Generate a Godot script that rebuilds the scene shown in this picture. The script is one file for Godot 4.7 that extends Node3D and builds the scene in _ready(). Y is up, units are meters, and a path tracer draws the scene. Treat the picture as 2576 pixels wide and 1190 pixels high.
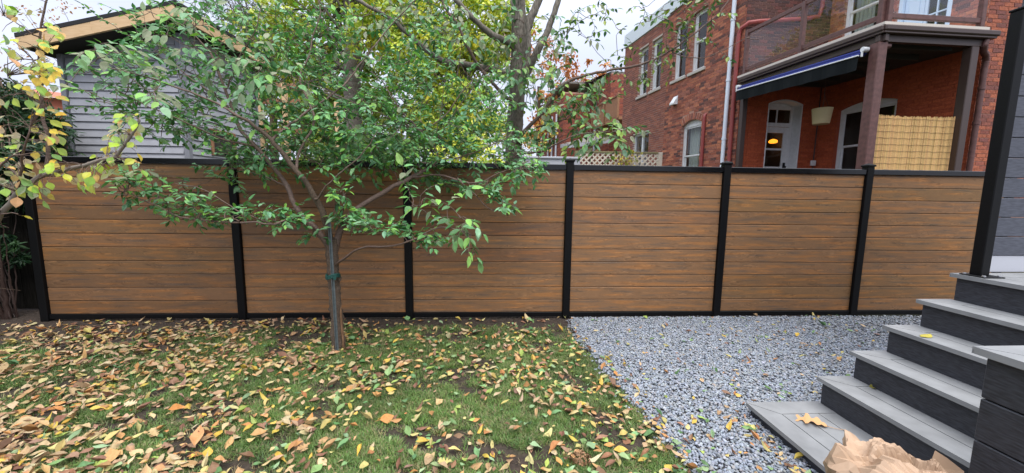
extends Node3D
# A back garden with a composite board fence, a plum tree, fallen leaves, gravel and deck stairs; brick houses and a shed beyond the fence.

const FOC := 935.017            # focal length in units of a 2576 x 1190 picture
var rng := RandomNumberGenerator.new()
var eye := Transform3D()
var M := {}
var leaf_mesh: Mesh
var pear_mesh: Mesh
var litter_meshes: Array = []
var unit_brick: Mesh
var names := {}

func _ready() -> void:
	# ---- camera, sky, sun, exposure -------------------------------------------------
	eye = Transform3D(Basis.from_euler(Vector3(-0.11614, -0.05342, 0.01224), EULER_ORDER_YXZ), Vector3(0, 1.49487, 4.33259))
	var cam := Camera3D.new()
	cam.name = "camera"
	cam.fov = 64.94
	cam.near = 0.05
	cam.far = 400.0
	cam.transform = eye
	add_child(cam)
	cam.current = true
	var env := Environment.new()
	env.background_mode = Environment.BG_SKY
	var sky := Sky.new()
	var sm := ProceduralSkyMaterial.new()
	sm.sky_top_color = Color(0.69, 0.725, 0.815)
	sm.sky_horizon_color = Color(0.715, 0.73, 0.79)
	sm.sky_curve = 0.2
	sm.ground_bottom_color = Color(0.16, 0.15, 0.13)
	sm.ground_horizon_color = Color(0.55, 0.56, 0.58)
	sm.sky_cover = cloud_cover()
	sm.sky_cover_modulate = Color(1, 1, 1, 1)
	sm.sun_angle_max = 1.0
	sky.sky_material = sm
	env.sky = sky
	env.background_energy_multiplier = 1.0
	env.tonemap_mode = Environment.TONE_MAPPER_LINEAR
	env.tonemap_exposure = 1.82
	env.sdfgi_enabled = true
	env.ssao_enabled = true
	env.ssil_enabled = true
	var we := WorldEnvironment.new()
	we.name = "world_environment"
	we.environment = env
	add_child(we)
	var sun := DirectionalLight3D.new()
	sun.name = "overcast_sun"
	sun.light_energy = 0.45
	sun.light_angular_distance = 40.0
	sun.light_color = Color(1.0, 0.98, 0.94)
	sun.shadow_enabled = true
	sun.sky_mode = DirectionalLight3D.SKY_MODE_LIGHT_ONLY
	add_child(sun)
	sun.look_at_from_position(Vector3(1.5, 6.0, 3.2), Vector3.ZERO)

	# ---- build ----------------------------------------------------------------------
	make_materials()
	make_meshes()
	build_ground()
	build_fence()
	build_side_fence()
	build_house_near()
	build_house_middle()
	build_house_far()
	build_shed()
	build_background_bits()
	build_stairs()
	build_garden_block()
	build_clad_wall()
	build_background_trees()
	build_cherry()
	build_plum()
	build_pear()
	build_bag()
	build_grass()
	build_gravel()
	build_litter()

# =====================================================================================
# helpers
# =====================================================================================
func pix(u: float, v: float, z: float) -> Vector3:
	var d := eye.basis * Vector3((u - 1288.0) / FOC, -(v - 595.0) / FOC, -1.0)
	return eye.origin + d * ((z - eye.origin.z) / d.z)

func to_px(p: Vector3) -> Vector3:
	var q := eye.affine_inverse() * p
	return Vector3(1288.0 + FOC * q.x / maxf(-q.z, 0.01), 595.0 - FOC * q.y / maxf(-q.z, 0.01), -q.z)

func rf(a: float, b: float) -> float:
	return rng.randf_range(a, b)

class MB:
	var v := PackedVector3Array()
	var n := PackedVector3Array()
	var uv := PackedVector2Array()
	var c := PackedColorArray()
	var idx := PackedInt32Array()
	var col := Color(1, 1, 1)
	var uvo := Vector2.ZERO

	func tri(a: Vector3, b: Vector3, d: Vector3) -> void:
		var nn := (b - a).cross(d - a).normalized()
		var k := v.size()
		for p: Vector3 in [a, b, d]:
			v.append(p); n.append(nn); c.append(col); uv.append(Vector2(p.x, p.y) + uvo)
		idx.append_array([k, k + 2, k + 1])

	func quad(a: Vector3, b: Vector3, d: Vector3, e: Vector3, ua := Vector2.ZERO, ub := Vector2.ZERO, ud := Vector2.ZERO, ue := Vector2.ZERO) -> void:
		var nn := (b - a).cross(d - a)
		if nn.length_squared() < 1e-14:
			nn = (d - a).cross(e - a)
		nn = nn.normalized()
		var k := v.size()
		v.append_array([a, b, d, e])
		for i in 4:
			n.append(nn); c.append(col)
		uv.append_array([ua + uvo, ub + uvo, ud + uvo, ue + uvo])
		idx.append_array([k, k + 2, k + 1, k, k + 3, k + 2])

	# a box centred on t with edges cut off by b
	func box(t: Transform3D, s: Vector3, b := 0.0) -> void:
		var h := s * 0.5
		var g := Vector3(h.x - b, h.y - b, h.z - b)
		for ax in 3:
			var a1 := (ax + 1) % 3
			var a2 := (ax + 2) % 3
			for sg: float in [-1.0, 1.0]:
				var p := []
				var uvs := []
				for q: Vector2 in [Vector2(-1, -1), Vector2(1, -1), Vector2(1, 1), Vector2(-1, 1)]:
					var w := Vector3.ZERO
					w[ax] = sg * h[ax]
					w[a1] = q.x * g[a1] * sg
					w[a2] = q.y * g[a2]
					p.append(t * w)
					var f := Vector2(w.x, w.y)
					if ax == 0: f = Vector2(w.z, w.y)
					if ax == 1: f = Vector2(w.x, w.z)
					uvs.append(f)
				quad(p[0], p[1], p[2], p[3], uvs[0], uvs[1], uvs[2], uvs[3])
		if b > 0.0:
			for ax in 3:
				var a1 := (ax + 1) % 3
				var a2 := (ax + 2) % 3
				for s1: float in [-1.0, 1.0]:
					for s2: float in [-1.0, 1.0]:
						var e0 := Vector3.ZERO; var e1 := Vector3.ZERO; var e2 := Vector3.ZERO; var e3 := Vector3.ZERO
						e0[ax] = -g[ax]; e0[a1] = s1 * h[a1]; e0[a2] = s2 * g[a2]
						e1[ax] = g[ax]; e1[a1] = s1 * h[a1]; e1[a2] = s2 * g[a2]
						e2[ax] = g[ax]; e2[a1] = s1 * g[a1]; e2[a2] = s2 * h[a2]
						e3[ax] = -g[ax]; e3[a1] = s1 * g[a1]; e3[a2] = s2 * h[a2]
						var us := [Vector2(e0.x, e0.y), Vector2(e1.x, e1.y), Vector2(e2.x, e2.y), Vector2(e3.x, e3.y)]
						if s1 * s2 > 0: quad(t * e0, t * e3, t * e2, t * e1, us[0], us[3], us[2], us[1])
						else: quad(t * e0, t * e1, t * e2, t * e3, us[0], us[1], us[2], us[3])
			for sx: float in [-1.0, 1.0]:
				for sy: float in [-1.0, 1.0]:
					for sz: float in [-1.0, 1.0]:
						var p0 := t * Vector3(sx * h.x, sy * g.y, sz * g.z)
						var p1 := t * Vector3(sx * g.x, sy * h.y, sz * g.z)
						var p2 := t * Vector3(sx * g.x, sy * g.y, sz * h.z)
						if sx * sy * sz > 0: tri(p0, p1, p2)
						else: tri(p0, p2, p1)

	func span(a: Vector3, b: Vector3, bev := 0.0) -> void:   # an axis-aligned box between two corners
		box(Transform3D(Basis(), (a + b) * 0.5), (b - a).abs(), bev)

	# a bar from p to q; w across (horizontal), h upward, its own length along local x
	func bar(p: Vector3, q: Vector3, w: float, h: float, bev := 0.0) -> void:
		var x := (q - p).normalized()
		var up := Vector3.UP if absf(x.y) < 0.99 else Vector3(0, 0, 1)
		var z := x.cross(up).normalized()
		box(Transform3D(Basis(x, z.cross(x), z), (p + q) * 0.5), Vector3(p.distance_to(q), h, w), bev)

	# poly (x, z) raised from y0 to y1; poly runs so that its own normal looks up when seen as x, z
	func prism(poly: Array, y0: float, y1: float) -> void:
		var k := poly.size()
		var area := 0.0
		for i in k:
			var a: Vector2 = poly[i]
			var b: Vector2 = poly[(i + 1) % k]
			area += a.x * b.y - a.y * b.x
		var pts := poly.duplicate()
		if area > 0.0: pts.reverse()
		for i in range(1, k - 1):
			tri(P3(pts[0], y1), P3(pts[i], y1), P3(pts[i + 1], y1))
			tri(P3(pts[0], y0), P3(pts[i + 1], y0), P3(pts[i], y0))
		for i in k:
			var a: Vector2 = pts[i]
			var b: Vector2 = pts[(i + 1) % k]
			var l := a.distance_to(b)
			quad(P3(a, y0), P3(b, y0), P3(b, y1), P3(a, y1), Vector2(0, y0), Vector2(l, y0), Vector2(l, y1), Vector2(0, y1))

	func P3(p: Vector2, y: float) -> Vector3:
		return Vector3(p.x, y, p.y)

	func tube(pts: PackedVector3Array, rad: PackedFloat32Array, sides: int, cap := true) -> void:
		var cnt := pts.size()
		if cnt < 2: return
		var k := v.size()
		var ref := Vector3(0.31, 0.2, 0.93)
		var along := 0.0
		for i in cnt:
			var d := (pts[mini(i + 1, cnt - 1)] - pts[maxi(i - 1, 0)]).normalized()
			var a := d.cross(ref)
			if a.length() < 0.1: a = d.cross(Vector3(1, 0, 0))
			a = a.normalized()
			var b := a.cross(d).normalized()
			ref = b if i > 0 else ref
			ref = d.cross(a) * -1.0
			if i > 0: along += pts[i].distance_to(pts[i - 1])
			for j in sides + 1:
				var th := TAU * j / sides
				var o := a * cos(th) + b * sin(th)
				v.append(pts[i] + o * rad[i]); n.append(o); c.append(col)
				uv.append(Vector2(float(j) / sides * TAU * rad[0], along))
		for i in cnt - 1:
			for j in sides:
				var p := k + i * (sides + 1) + j
				var q := p + sides + 1
				idx.append_array([p, p + 1, q, p + 1, q + 1, q])
		if cap:
			for e: int in [0, cnt - 1]:
				var m := v.size()
				var dd := (pts[0] - pts[1]).normalized() if e == 0 else (pts[cnt - 1] - pts[cnt - 2]).normalized()
				v.append(pts[e]); n.append(dd); c.append(col); uv.append(Vector2.ZERO)
				for j in sides + 1:
					v.append(v[k + e * (sides + 1) + j]); n.append(dd); c.append(col); uv.append(Vector2.ZERO)
				for j in sides:
					if e == 0: idx.append_array([m, m + 2 + j, m + 1 + j])
					else: idx.append_array([m, m + 1 + j, m + 2 + j])

	func mesh() -> ArrayMesh:
		var am := ArrayMesh.new()
		var arr := []
		arr.resize(Mesh.ARRAY_MAX)
		arr[Mesh.ARRAY_VERTEX] = v
		arr[Mesh.ARRAY_NORMAL] = n
		arr[Mesh.ARRAY_TEX_UV] = uv
		arr[Mesh.ARRAY_COLOR] = c
		arr[Mesh.ARRAY_INDEX] = idx
		am.add_surface_from_arrays(Mesh.PRIMITIVE_TRIANGLES, arr)
		return am

func world_of(o: Node3D) -> Vector3:
	var p := Vector3.ZERO
	var k: Node = o
	while k is Node3D and k != self:
		p += (k as Node3D).position
		k = k.get_parent()
	return p

func put(mb: MB, called: String, mat: Material, parent: Node3D = self) -> MeshInstance3D:
	var mi := MeshInstance3D.new()
	mi.name = numbered(called, parent)
	var lo := Vector3(INF, INF, INF)
	var hi := -lo
	for p in mb.v:
		lo = lo.min(p); hi = hi.max(p)
	var o := Vector3((lo.x + hi.x) * 0.5, lo.y, (lo.z + hi.z) * 0.5)
	for i in mb.v.size():
		mb.v[i] -= o
	mi.mesh = mb.mesh()
	mi.material_override = mat
	parent.add_child(mi, true)
	mi.position = o - (world_of(parent) if parent != self else Vector3.ZERO)
	return mi

func numbered(called: String, parent: Node3D) -> String:
	var key := "%d/%s" % [parent.get_instance_id(), called]
	var k: int = names.get(key, 0)
	names[key] = k + 1
	return called if k == 0 else "%s_%03d" % [called, k]

func tag(o: Node3D, label: String, category: String, group := "") -> Node3D:
	o.set_meta("label", label)
	o.set_meta("category", category)
	if group != "": o.set_meta("group", group)
	return o

func thing(called: String, label: String, category: String, at := Vector3.ZERO, group := "") -> Node3D:
	var o := Node3D.new()
	o.name = numbered(called, self)
	add_child(o, true)
	o.position = at
	tag(o, label, category, group)
	return o

func kind(o: Node3D, k: String) -> Node3D:
	o.set_meta("kind", k)
	return o

func inst(mesh: Mesh, mat: Material, t: Transform3D, called: String, parent: Node3D) -> MeshInstance3D:
	var mi := MeshInstance3D.new()
	mi.name = numbered(called, parent)
	mi.mesh = mesh
	mi.material_override = mat
	parent.add_child(mi, true)
	t.origin -= world_of(parent) if parent != self else Vector3.ZERO
	mi.transform = t
	return mi

func many(mesh: Mesh, mat: Material, ts: Array, cs: Array, called: String, parent: Node3D = self) -> MultiMeshInstance3D:
	var mm := MultiMesh.new()
	mm.transform_format = MultiMesh.TRANSFORM_3D
	mm.use_colors = true
	mm.mesh = mesh
	mm.instance_count = ts.size()
	for i in ts.size():
		mm.set_instance_transform(i, ts[i])
		mm.set_instance_color(i, cs[i])
	var o := MultiMeshInstance3D.new()
	o.name = numbered(called, parent)
	o.multimesh = mm
	o.material_override = mat
	parent.add_child(o, true)
	if parent != self: o.position = -world_of(parent)
	kind(o, "stuff")
	return o

# =====================================================================================
# materials
# =====================================================================================
func mat(r: float, g: float, b: float, rough := 0.8, metal := 0.0, vc := false) -> StandardMaterial3D:
	var m := StandardMaterial3D.new()
	m.albedo_color = Color(r, g, b).linear_to_srgb()
	m.roughness = rough
	m.metallic = metal
	m.vertex_color_use_as_albedo = vc
	m.cull_mode = BaseMaterial3D.CULL_DISABLED
	return m

func noise(freq: float, sd: int, oct := 3, type := FastNoiseLite.TYPE_SIMPLEX_SMOOTH) -> FastNoiseLite:
	var f := FastNoiseLite.new()
	f.seed = sd
	f.noise_type = type
	f.frequency = freq
	f.fractal_octaves = oct
	return f

func tex(im: Image) -> ImageTexture:
	return ImageTexture.create_from_image(im)

# seamless grey noise mapped between two colours (linear), as a colour texture
func ramp_tex(side: int, freq: float, sd: int, oct: int, a: Color, b: Color, pw := 1.0) -> ImageTexture:
	var im := noise(freq, sd, oct).get_seamless_image(side, side)
	im.convert(Image.FORMAT_RGB8)
	var d := im.get_data()
	var lut := []
	for i in 256:
		lut.append(a.lerp(b, pow(i / 255.0, pw)).linear_to_srgb())
	for i in side * side:
		var cc: Color = lut[d[i * 3]]
		d[i * 3] = int(cc.r * 255.0); d[i * 3 + 1] = int(cc.g * 255.0); d[i * 3 + 2] = int(cc.b * 255.0)
	return tex(Image.create_from_data(side, side, false, Image.FORMAT_RGB8, d))

func grey_tex(side: int, freq: float, sd: int, oct := 4) -> ImageTexture:
	return tex(noise(freq, sd, oct).get_seamless_image(side, side))

func relief(m: StandardMaterial3D, t: Texture2D, cm: float) -> void:
	m.heightmap_enabled = true
	m.heightmap_texture = t
	m.heightmap_scale = cm

func tri(m: StandardMaterial3D, s: float, world := true) -> void:
	m.uv1_triplanar = true
	m.uv1_world_triplanar = world
	m.uv1_scale = Vector3(s, s, s)

func wood_maps() -> Array:
	var w := 1024
	var h := 512
	var low := noise(1.0, 11, 2)
	var fine := noise(1.0, 12, 3)
	var warp := noise(1.0, 13, 2)
	var cd := PackedByteArray(); cd.resize(w * h * 3)
	var hd := PackedByteArray(); hd.resize(w * h)
	for y in h:
		for x in w:
			var u := x / 1024.0
			var q := y / 512.0
			# streaks blend over the seam in x
			var a := low.get_noise_2d(u * 3.4, q * 16.0)
			var a2 := low.get_noise_2d(u * 3.4 - 3.4, q * 16.0)
			var big := lerpf(a, a2, smoothstep(0.85, 1.0, u))
			var wv := warp.get_noise_2d(u * 7.0, q * 14.0) * 0.055
			var g := fine.get_noise_2d(u * 9.0 + 31.0, (q + wv) * 105.0)
			var g2 := fine.get_noise_2d(u * 60.0, q * 260.0)
			var mask := smoothstep(-0.05, 0.35, warp.get_noise_2d(u * 5.0 + 9.0, q * 11.0))
			var base := Color(0.23, 0.12, 0.054)
			base = base.lerp(Color(0.345, 0.148, 0.045), smoothstep(0.05, 0.55, big) * 0.8)
			base = base.lerp(Color(0.11, 0.083, 0.062), smoothstep(0.22, 0.65, -big) * 0.6)
			var k := 1.0 + g * 0.5 * (0.35 + mask) + g2 * 0.16
			base = (base * k).linear_to_srgb()
			var o := (y * w + x) * 3
			cd[o] = clampi(int(base.r * 255.0), 0, 255)
			cd[o + 1] = clampi(int(base.g * 255.0), 0, 255)
			cd[o + 2] = clampi(int(base.b * 255.0), 0, 255)
			hd[y * w + x] = clampi(int(128.0 + 110.0 * g * (0.25 + mask) + 25.0 * g2), 0, 255)
	return [tex(Image.create_from_data(w, h, false, Image.FORMAT_RGB8, cd)), tex(Image.create_from_data(w, h, false, Image.FORMAT_L8, hd))]

func streak_tex(sd: int, a: Color, b: Color, fx: float, fy: float) -> ImageTexture:
	var n := noise(1.0, sd, 3)
	var cd := PackedByteArray(); cd.resize(256 * 256 * 3)
	for y in 256:
		for x in 256:
			var g := clampf(0.5 + 0.75 * n.get_noise_2d(x * fx, y * fy), 0.0, 1.0)
			var cc := a.lerp(b, g).linear_to_srgb()
			var o := (y * 256 + x) * 3
			cd[o] = int(cc.r * 255.0); cd[o + 1] = int(cc.g * 255.0); cd[o + 2] = int(cc.b * 255.0)
	return tex(Image.create_from_data(256, 256, false, Image.FORMAT_RGB8, cd))

func make_materials() -> void:
	var wm := wood_maps()
	var wood := mat(1, 1, 1, 0.62, 0.0, true)
	wood.albedo_texture = wm[0]
	wood.uv1_scale = Vector3(0.42, 1.08, 1)
	relief(wood, wm[1], 0.22)
	M.wood = wood
	M.black = mat(0.004, 0.004, 0.0045, 0.5)
	M.black.metallic_specular = 0.3
	relief(M.black, grey_tex(256, 0.05, 5, 3), 0.02); tri(M.black, 3.0)
	M.rail = mat(0.004, 0.004, 0.0045, 0.22)
	var spk := grey_tex(256, 0.045, 21, 4)
	M.brick = mat(1, 1, 1, 0.9, 0.0, true)
	M.brick.albedo_texture = ramp_tex(256, 0.03, 22, 4, Color(0.55, 0.55, 0.55), Color(1.35, 1.35, 1.35).clamp())
	tri(M.brick, 2.3); relief(M.brick, spk, 0.5)
	M.mortar = mat(0.42, 0.235, 0.18, 0.95); relief(M.mortar, spk, 0.4); tri(M.mortar, 3.0)
	M.mortar_pale = mat(0.5, 0.42, 0.37, 0.95); relief(M.mortar_pale, spk, 0.4); tri(M.mortar_pale, 3.0)
	M.mortar_paint = mat(0.34, 0.068, 0.027, 0.8); relief(M.mortar_paint, spk, 0.3); tri(M.mortar_paint, 3.0)
	M.white = mat(0.72, 0.74, 0.76, 0.5)
	M.white.albedo_texture = ramp_tex(256, 0.02, 23, 4, Color(0.86, 0.86, 0.84), Color(1, 1, 1)); tri(M.white, 1.4)
	M.bluewhite = mat(0.55, 0.68, 0.82, 0.5)
	M.stone = mat(0.45, 0.42, 0.38, 0.9); relief(M.stone, spk, 0.3); tri(M.stone, 3.0)
	M.brown = mat(1, 1, 1, 0.55)
	M.brown.albedo_texture = ramp_tex(256, 0.02, 24, 4, Color(0.065, 0.026, 0.021), Color(0.135, 0.058, 0.05)); tri(M.brown, 1.7)
	M.darkbrown = mat(0.05, 0.03, 0.024, 0.45)
	M.flash = mat(0.55, 0.5, 0.44, 0.6)
	M.redpipe = mat(0.26, 0.045, 0.04, 0.5)
	M.whitepipe = mat(0.66, 0.72, 0.8, 0.4)
	M.coping = mat(0.62, 0.68, 0.72, 0.45)
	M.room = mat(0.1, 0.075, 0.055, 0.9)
	M.curtain = mat(0.3, 0.35, 0.32, 0.9)
	var gl := StandardMaterial3D.new()
	gl.transparency = BaseMaterial3D.TRANSPARENCY_ALPHA
	gl.albedo_color = Color(0.3, 0.36, 0.36, 0.03)
	gl.roughness = 0.03
	gl.cull_mode = BaseMaterial3D.CULL_DISABLED
	M.glass = gl
	M.navy = mat(0.008, 0.018, 0.14, 0.9)
	M.valance = mat(0.008, 0.0105, 0.0115, 0.85)
	M.valance.metallic_specular = 0.25
	M.vinyl = mat(0.37, 0.375, 0.41, 0.6)
	M.vinyl.albedo_texture = ramp_tex(256, 0.02, 25, 3, Color(0.85, 0.85, 0.85), Color(1, 1, 1)); tri(M.vinyl, 1.1)
	M.trim = mat(0.22, 0.225, 0.255, 0.6)
	M.pine = mat(1, 1, 1, 0.7)
	M.pine.albedo_texture = streak_tex(31, Color(0.58, 0.38, 0.2), Color(0.68, 0.47, 0.27), 0.02, 0.16); tri(M.pine, 1.0)
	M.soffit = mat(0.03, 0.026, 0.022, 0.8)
	M.shingle = mat(0.016, 0.016, 0.018, 0.9)
	M.cedar = mat(1, 1, 1, 0.8)
	M.cedar.albedo_texture = streak_tex(32, Color(0.2, 0.09, 0.045), Color(0.36, 0.19, 0.1), 0.16, 0.015); tri(M.cedar, 1.2)
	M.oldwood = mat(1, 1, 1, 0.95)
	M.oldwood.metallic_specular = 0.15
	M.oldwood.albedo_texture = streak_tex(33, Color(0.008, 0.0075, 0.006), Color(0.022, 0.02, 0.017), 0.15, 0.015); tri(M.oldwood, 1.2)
	M.lattice = mat(1, 1, 1, 0.85)
	M.lattice.albedo_texture = streak_tex(34, Color(0.5, 0.44, 0.34), Color(0.68, 0.62, 0.52), 0.1, 0.02); tri(M.lattice, 1.2)
	M.mossy = mat(0.2, 0.18, 0.09, 0.9)
	M.reed = mat(1, 1, 1, 0.75, 0.0, true)
	M.tread = mat(1, 1, 1, 0.6)
	M.tread.albedo_texture = ramp_tex(256, 0.02, 35, 4, Color(0.175, 0.178, 0.18), Color(0.25, 0.254, 0.257)); tri(M.tread, 1.0)
	relief(M.tread, spk, 0.05)
	var rs := streak_tex(36, Color(0.012, 0.013, 0.017), Color(0.04, 0.043, 0.054), 0.03, 0.22)
	M.riser = mat(1, 1, 1, 0.6)
	M.riser.albedo_texture = rs; tri(M.riser, 2.0); relief(M.riser, rs, 0.25)
	M.clad = mat(1, 1, 1, 0.6)
	M.clad.albedo_texture = streak_tex(37, Color(0.045, 0.049, 0.064), Color(0.085, 0.091, 0.115), 0.03, 0.2); tri(M.clad, 1.6)
	M.palegrey = mat(0.42, 0.43, 0.47, 0.8)
	M.bark = mat(1, 1, 1, 0.9)
	M.bark.albedo_texture = streak_tex(38, Color(0.04, 0.027, 0.019), Color(0.165, 0.115, 0.08), 0.16, 0.07); tri(M.bark, 2.4)
	relief(M.bark, M.bark.albedo_texture, 1.2)
	M.bark_red = mat(1, 1, 1, 0.75)
	M.bark_red.albedo_texture = streak_tex(39, Color(0.075, 0.045, 0.036), Color(0.2, 0.135, 0.105), 0.035, 0.12); tri(M.bark_red, 2.4)
	relief(M.bark_red, M.bark_red.albedo_texture, 0.7)
	M.torn = mat(1, 1, 1, 0.85)
	M.torn.albedo_texture = streak_tex(42, Color(0.07, 0.035, 0.018), Color(0.27, 0.15, 0.075), 0.25, 0.02); tri(M.torn, 3.0)
	M.bark_grey = mat(1, 1, 1, 0.95)
	M.bark_grey.albedo_texture = streak_tex(40, Color(0.07, 0.058, 0.048), Color(0.24, 0.21, 0.175), 0.1, 0.03); tri(M.bark_grey, 1.5)
	relief(M.bark_grey, M.bark_grey.albedo_texture, 2.0)
	M.twig_pale = mat(0.2, 0.17, 0.14, 0.8)
	var lf := mat(1, 1, 1, 0.44, 0.0, true)
	lf.metallic_specular = 0.45
	lf.backlight_enabled = true
	lf.backlight = Color(0.7, 0.7, 0.6)
	M.leaf = lf
	var dry := mat(1, 1, 1, 0.7, 0.0, true)
	dry.albedo_texture = ramp_tex(128, 0.05, 41, 3, Color(0.72, 0.68, 0.62), Color(1, 1, 1)); tri(dry, 9.0)
	M.dry = dry
	M.grass = mat(1, 1, 1, 0.6, 0.0, true)
	M.grass.backlight_enabled = true
	M.grass.backlight = Color(0.4, 0.4, 0.4)
	M.pebble = mat(1, 1, 1, 0.65, 0.0, true)
	M.pebble.albedo_texture = ramp_tex(128, 0.06, 43, 3, Color(0.75, 0.75, 0.75), Color(1, 1, 1)); tri(M.pebble, 14.0)
	M.steel = mat(0.19, 0.22, 0.23, 0.5, 0.55)
	M.steel.albedo_texture = ramp_tex(128, 0.05, 44, 4, Color(0.55, 0.58, 0.6), Color(1, 1, 1)); tri(M.steel, 4.0)
	M.strap = mat(0.006, 0.06, 0.05, 0.7)
	M.paper = mat(1, 1, 1, 0.7)
	M.paper.albedo_texture = ramp_tex(256, 0.012, 45, 4, Color(0.34, 0.225, 0.145), Color(0.43, 0.295, 0.195)); tri(M.paper, 2.0)
	M.soil = mat(1, 1, 1, 0.95, 0.0, true)
	M.soil.albedo_texture = ramp_tex(512, 0.03, 46, 5, Color(0.45, 0.45, 0.45), Color(1, 1, 1)); tri(M.soil, 1.1)
	relief(M.soil, grey_tex(512, 0.03, 47, 5), 2.5)
	M.bolt = mat(0.6, 0.6, 0.62, 0.35, 0.8)
	M.shade_cloth = mat(0.44, 0.36, 0.2, 0.85)
	M.rose = mat(0.42, 0.13, 0.075, 0.9)
	M.greyroof = mat(0.17, 0.155, 0.14, 0.8)

func leaf_col(cs: Array, jitter := 0.16) -> Color:
	var k: Color = cs[rng.randi() % cs.size()]
	var b := 1.0 + rf(-jitter, jitter)
	return Color(k.r * b * rf(0.9, 1.1), k.g * b, k.b * b * rf(0.85, 1.15))

func cloud_cover() -> Texture2D:
	var w := 512
	var h := 256
	var n := noise(1.0, 3, 4)
	var im := Image.create(w, h, false, Image.FORMAT_RGBAF)
	for y in h:
		var el := PI * (0.5 - (y + 0.5) / h)
		for x in w:
			var az := TAU * (x + 0.5) / w
			var d := Vector3(cos(el) * sin(az), sin(el), cos(el) * cos(az))
			var g := n.get_noise_3dv(d * 1.7 + Vector3(0, d.y * 2.0, 0))
			# an overcast sky: thicker light overhead than near the horizon, soft cloud
			var up := clampf(sin(el), 0.0, 1.0)
			var e := 0.02 + 1.2 * smoothstep(0.3, 0.95, up) + 0.1 * maxf(0.0, g)
			im.set_pixel(x, y, Color(e * 0.97, e * 0.98, e * 1.0, 1.0 if el > 0.0 else 0.0))
	return tex(im)

# =====================================================================================
# shared small meshes
# =====================================================================================
# a leaf of unit length along +y, facing +z, made of rows: half width and lift of the sides, droop of the midrib
func leaf_shape(wide: PackedFloat32Array, fold: float, droop: float, twist := 0.0, notch := 0.0) -> Mesh:
	var mb := MB.new()
	var rows := wide.size()
	var last := []
	for i in rows:
		var t := float(i) / (rows - 1)
		var m := Vector3(0, t, -droop * t * t + 0.02 * sin(t * 9.0))
		var w := wide[i]
		var a := twist * (t - 0.4)
		var jl := 1.0 - notch * (i % 2)
		var l := m + Vector3(-w * jl * cos(a), 0, fold * w - w * sin(a))
		var r := m + Vector3(w * jl * cos(a), 0, fold * w + w * sin(a))
		if i > 0:
			var p: Array = last
			if wide[i - 1] < 0.001:
				mb.tri(p[1], r, m); mb.tri(p[1], m, l)
			elif w < 0.001:
				mb.tri(p[1], p[2], m); mb.tri(p[0], p[1], m)
			else:
				mb.quad(p[1], p[2], r, m); mb.quad(p[0], p[1], m, l)
		last = [l, m, r]
	return mb.mesh()

func make_meshes() -> void:
	leaf_mesh = leaf_shape(PackedFloat32Array([0, 0.21, 0.25, 0.16, 0]), 0.28, 0.22)
	pear_mesh = leaf_shape(PackedFloat32Array([0, 0.01, 0.01, 0.17, 0.265, 0.29, 0.25, 0.14, 0]), 0.25, 0.3, 0.3)
	litter_meshes = [
		leaf_shape(PackedFloat32Array([0, 0.15, 0.25, 0.27, 0.2, 0.09, 0]), 0.3, -0.1, 0.5),
		leaf_shape(PackedFloat32Array([0, 0.14, 0.22, 0.22, 0.16, 0.06, 0]), 0.7, -0.25, -0.6),
		leaf_shape(PackedFloat32Array([0, 0.2, 0.31, 0.33, 0.26, 0.12, 0]), -0.35, 0.18, 0.35),
		leaf_shape(PackedFloat32Array([0, 0.1, 0.17, 0.18, 0.14, 0.07, 0]), 0.45, 0.3, 1.1),
		leaf_shape(PackedFloat32Array([0, 0.012, 0.012, 0.2, 0.3, 0.27, 0.14, 0]), -0.25, 0.12, -0.4),
		leaf_shape(PackedFloat32Array([0, 0.03, 0.2, 0.1, 0.36, 0.13, 0.4, 0.15, 0.27, 0.1, 0]), 0.15, -0.08, 0.2),
	]
	var mb := MB.new()
	mb.box(Transform3D(), Vector3.ONE)
	unit_brick = mb.mesh()

# =====================================================================================
# ground
# =====================================================================================
func gravel_edge(z: float) -> float:
	var zs := [-1.0, 0.09, 0.5, 0.93, 1.41, 1.89, 2.24, 2.53, 3.2, 6.0]
	var xs := [1.05, 0.96, 0.89, 0.914, 0.945, 1.03, 1.047, 1.087, 1.15, 1.4]
	for i in zs.size() - 1:
		if z <= zs[i + 1]:
			return lerpf(xs[i], xs[i + 1], (z - zs[i]) / (zs[i + 1] - zs[i]))
	return 1.4

var bare_noise: FastNoiseLite
# how much grass grows at a place: none in the bed along the fence, patchy in the lawn
func grass_at(x: float, z: float) -> float:
	if bare_noise == null:
		bare_noise = noise(1.4, 77, 3)
	var g := bare_noise.get_noise_2d(x, z)
	var bed := 0.34 + 0.45 * smoothstep(-2.2, -4.6, x) + 0.22 * smoothstep(0.3, 0.9, x) * 1.0
	var f := smoothstep(bed - 0.15, bed + 0.3, z + g * 0.45)
	f *= smoothstep(-0.42, -0.02, g + 0.25 * bare_noise.get_noise_2d(x * 3.1 + 9.0, z * 3.1))
	f *= smoothstep(gravel_edge(z) + 0.02, gravel_edge(z) - 0.08, x)
	return f

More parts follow.
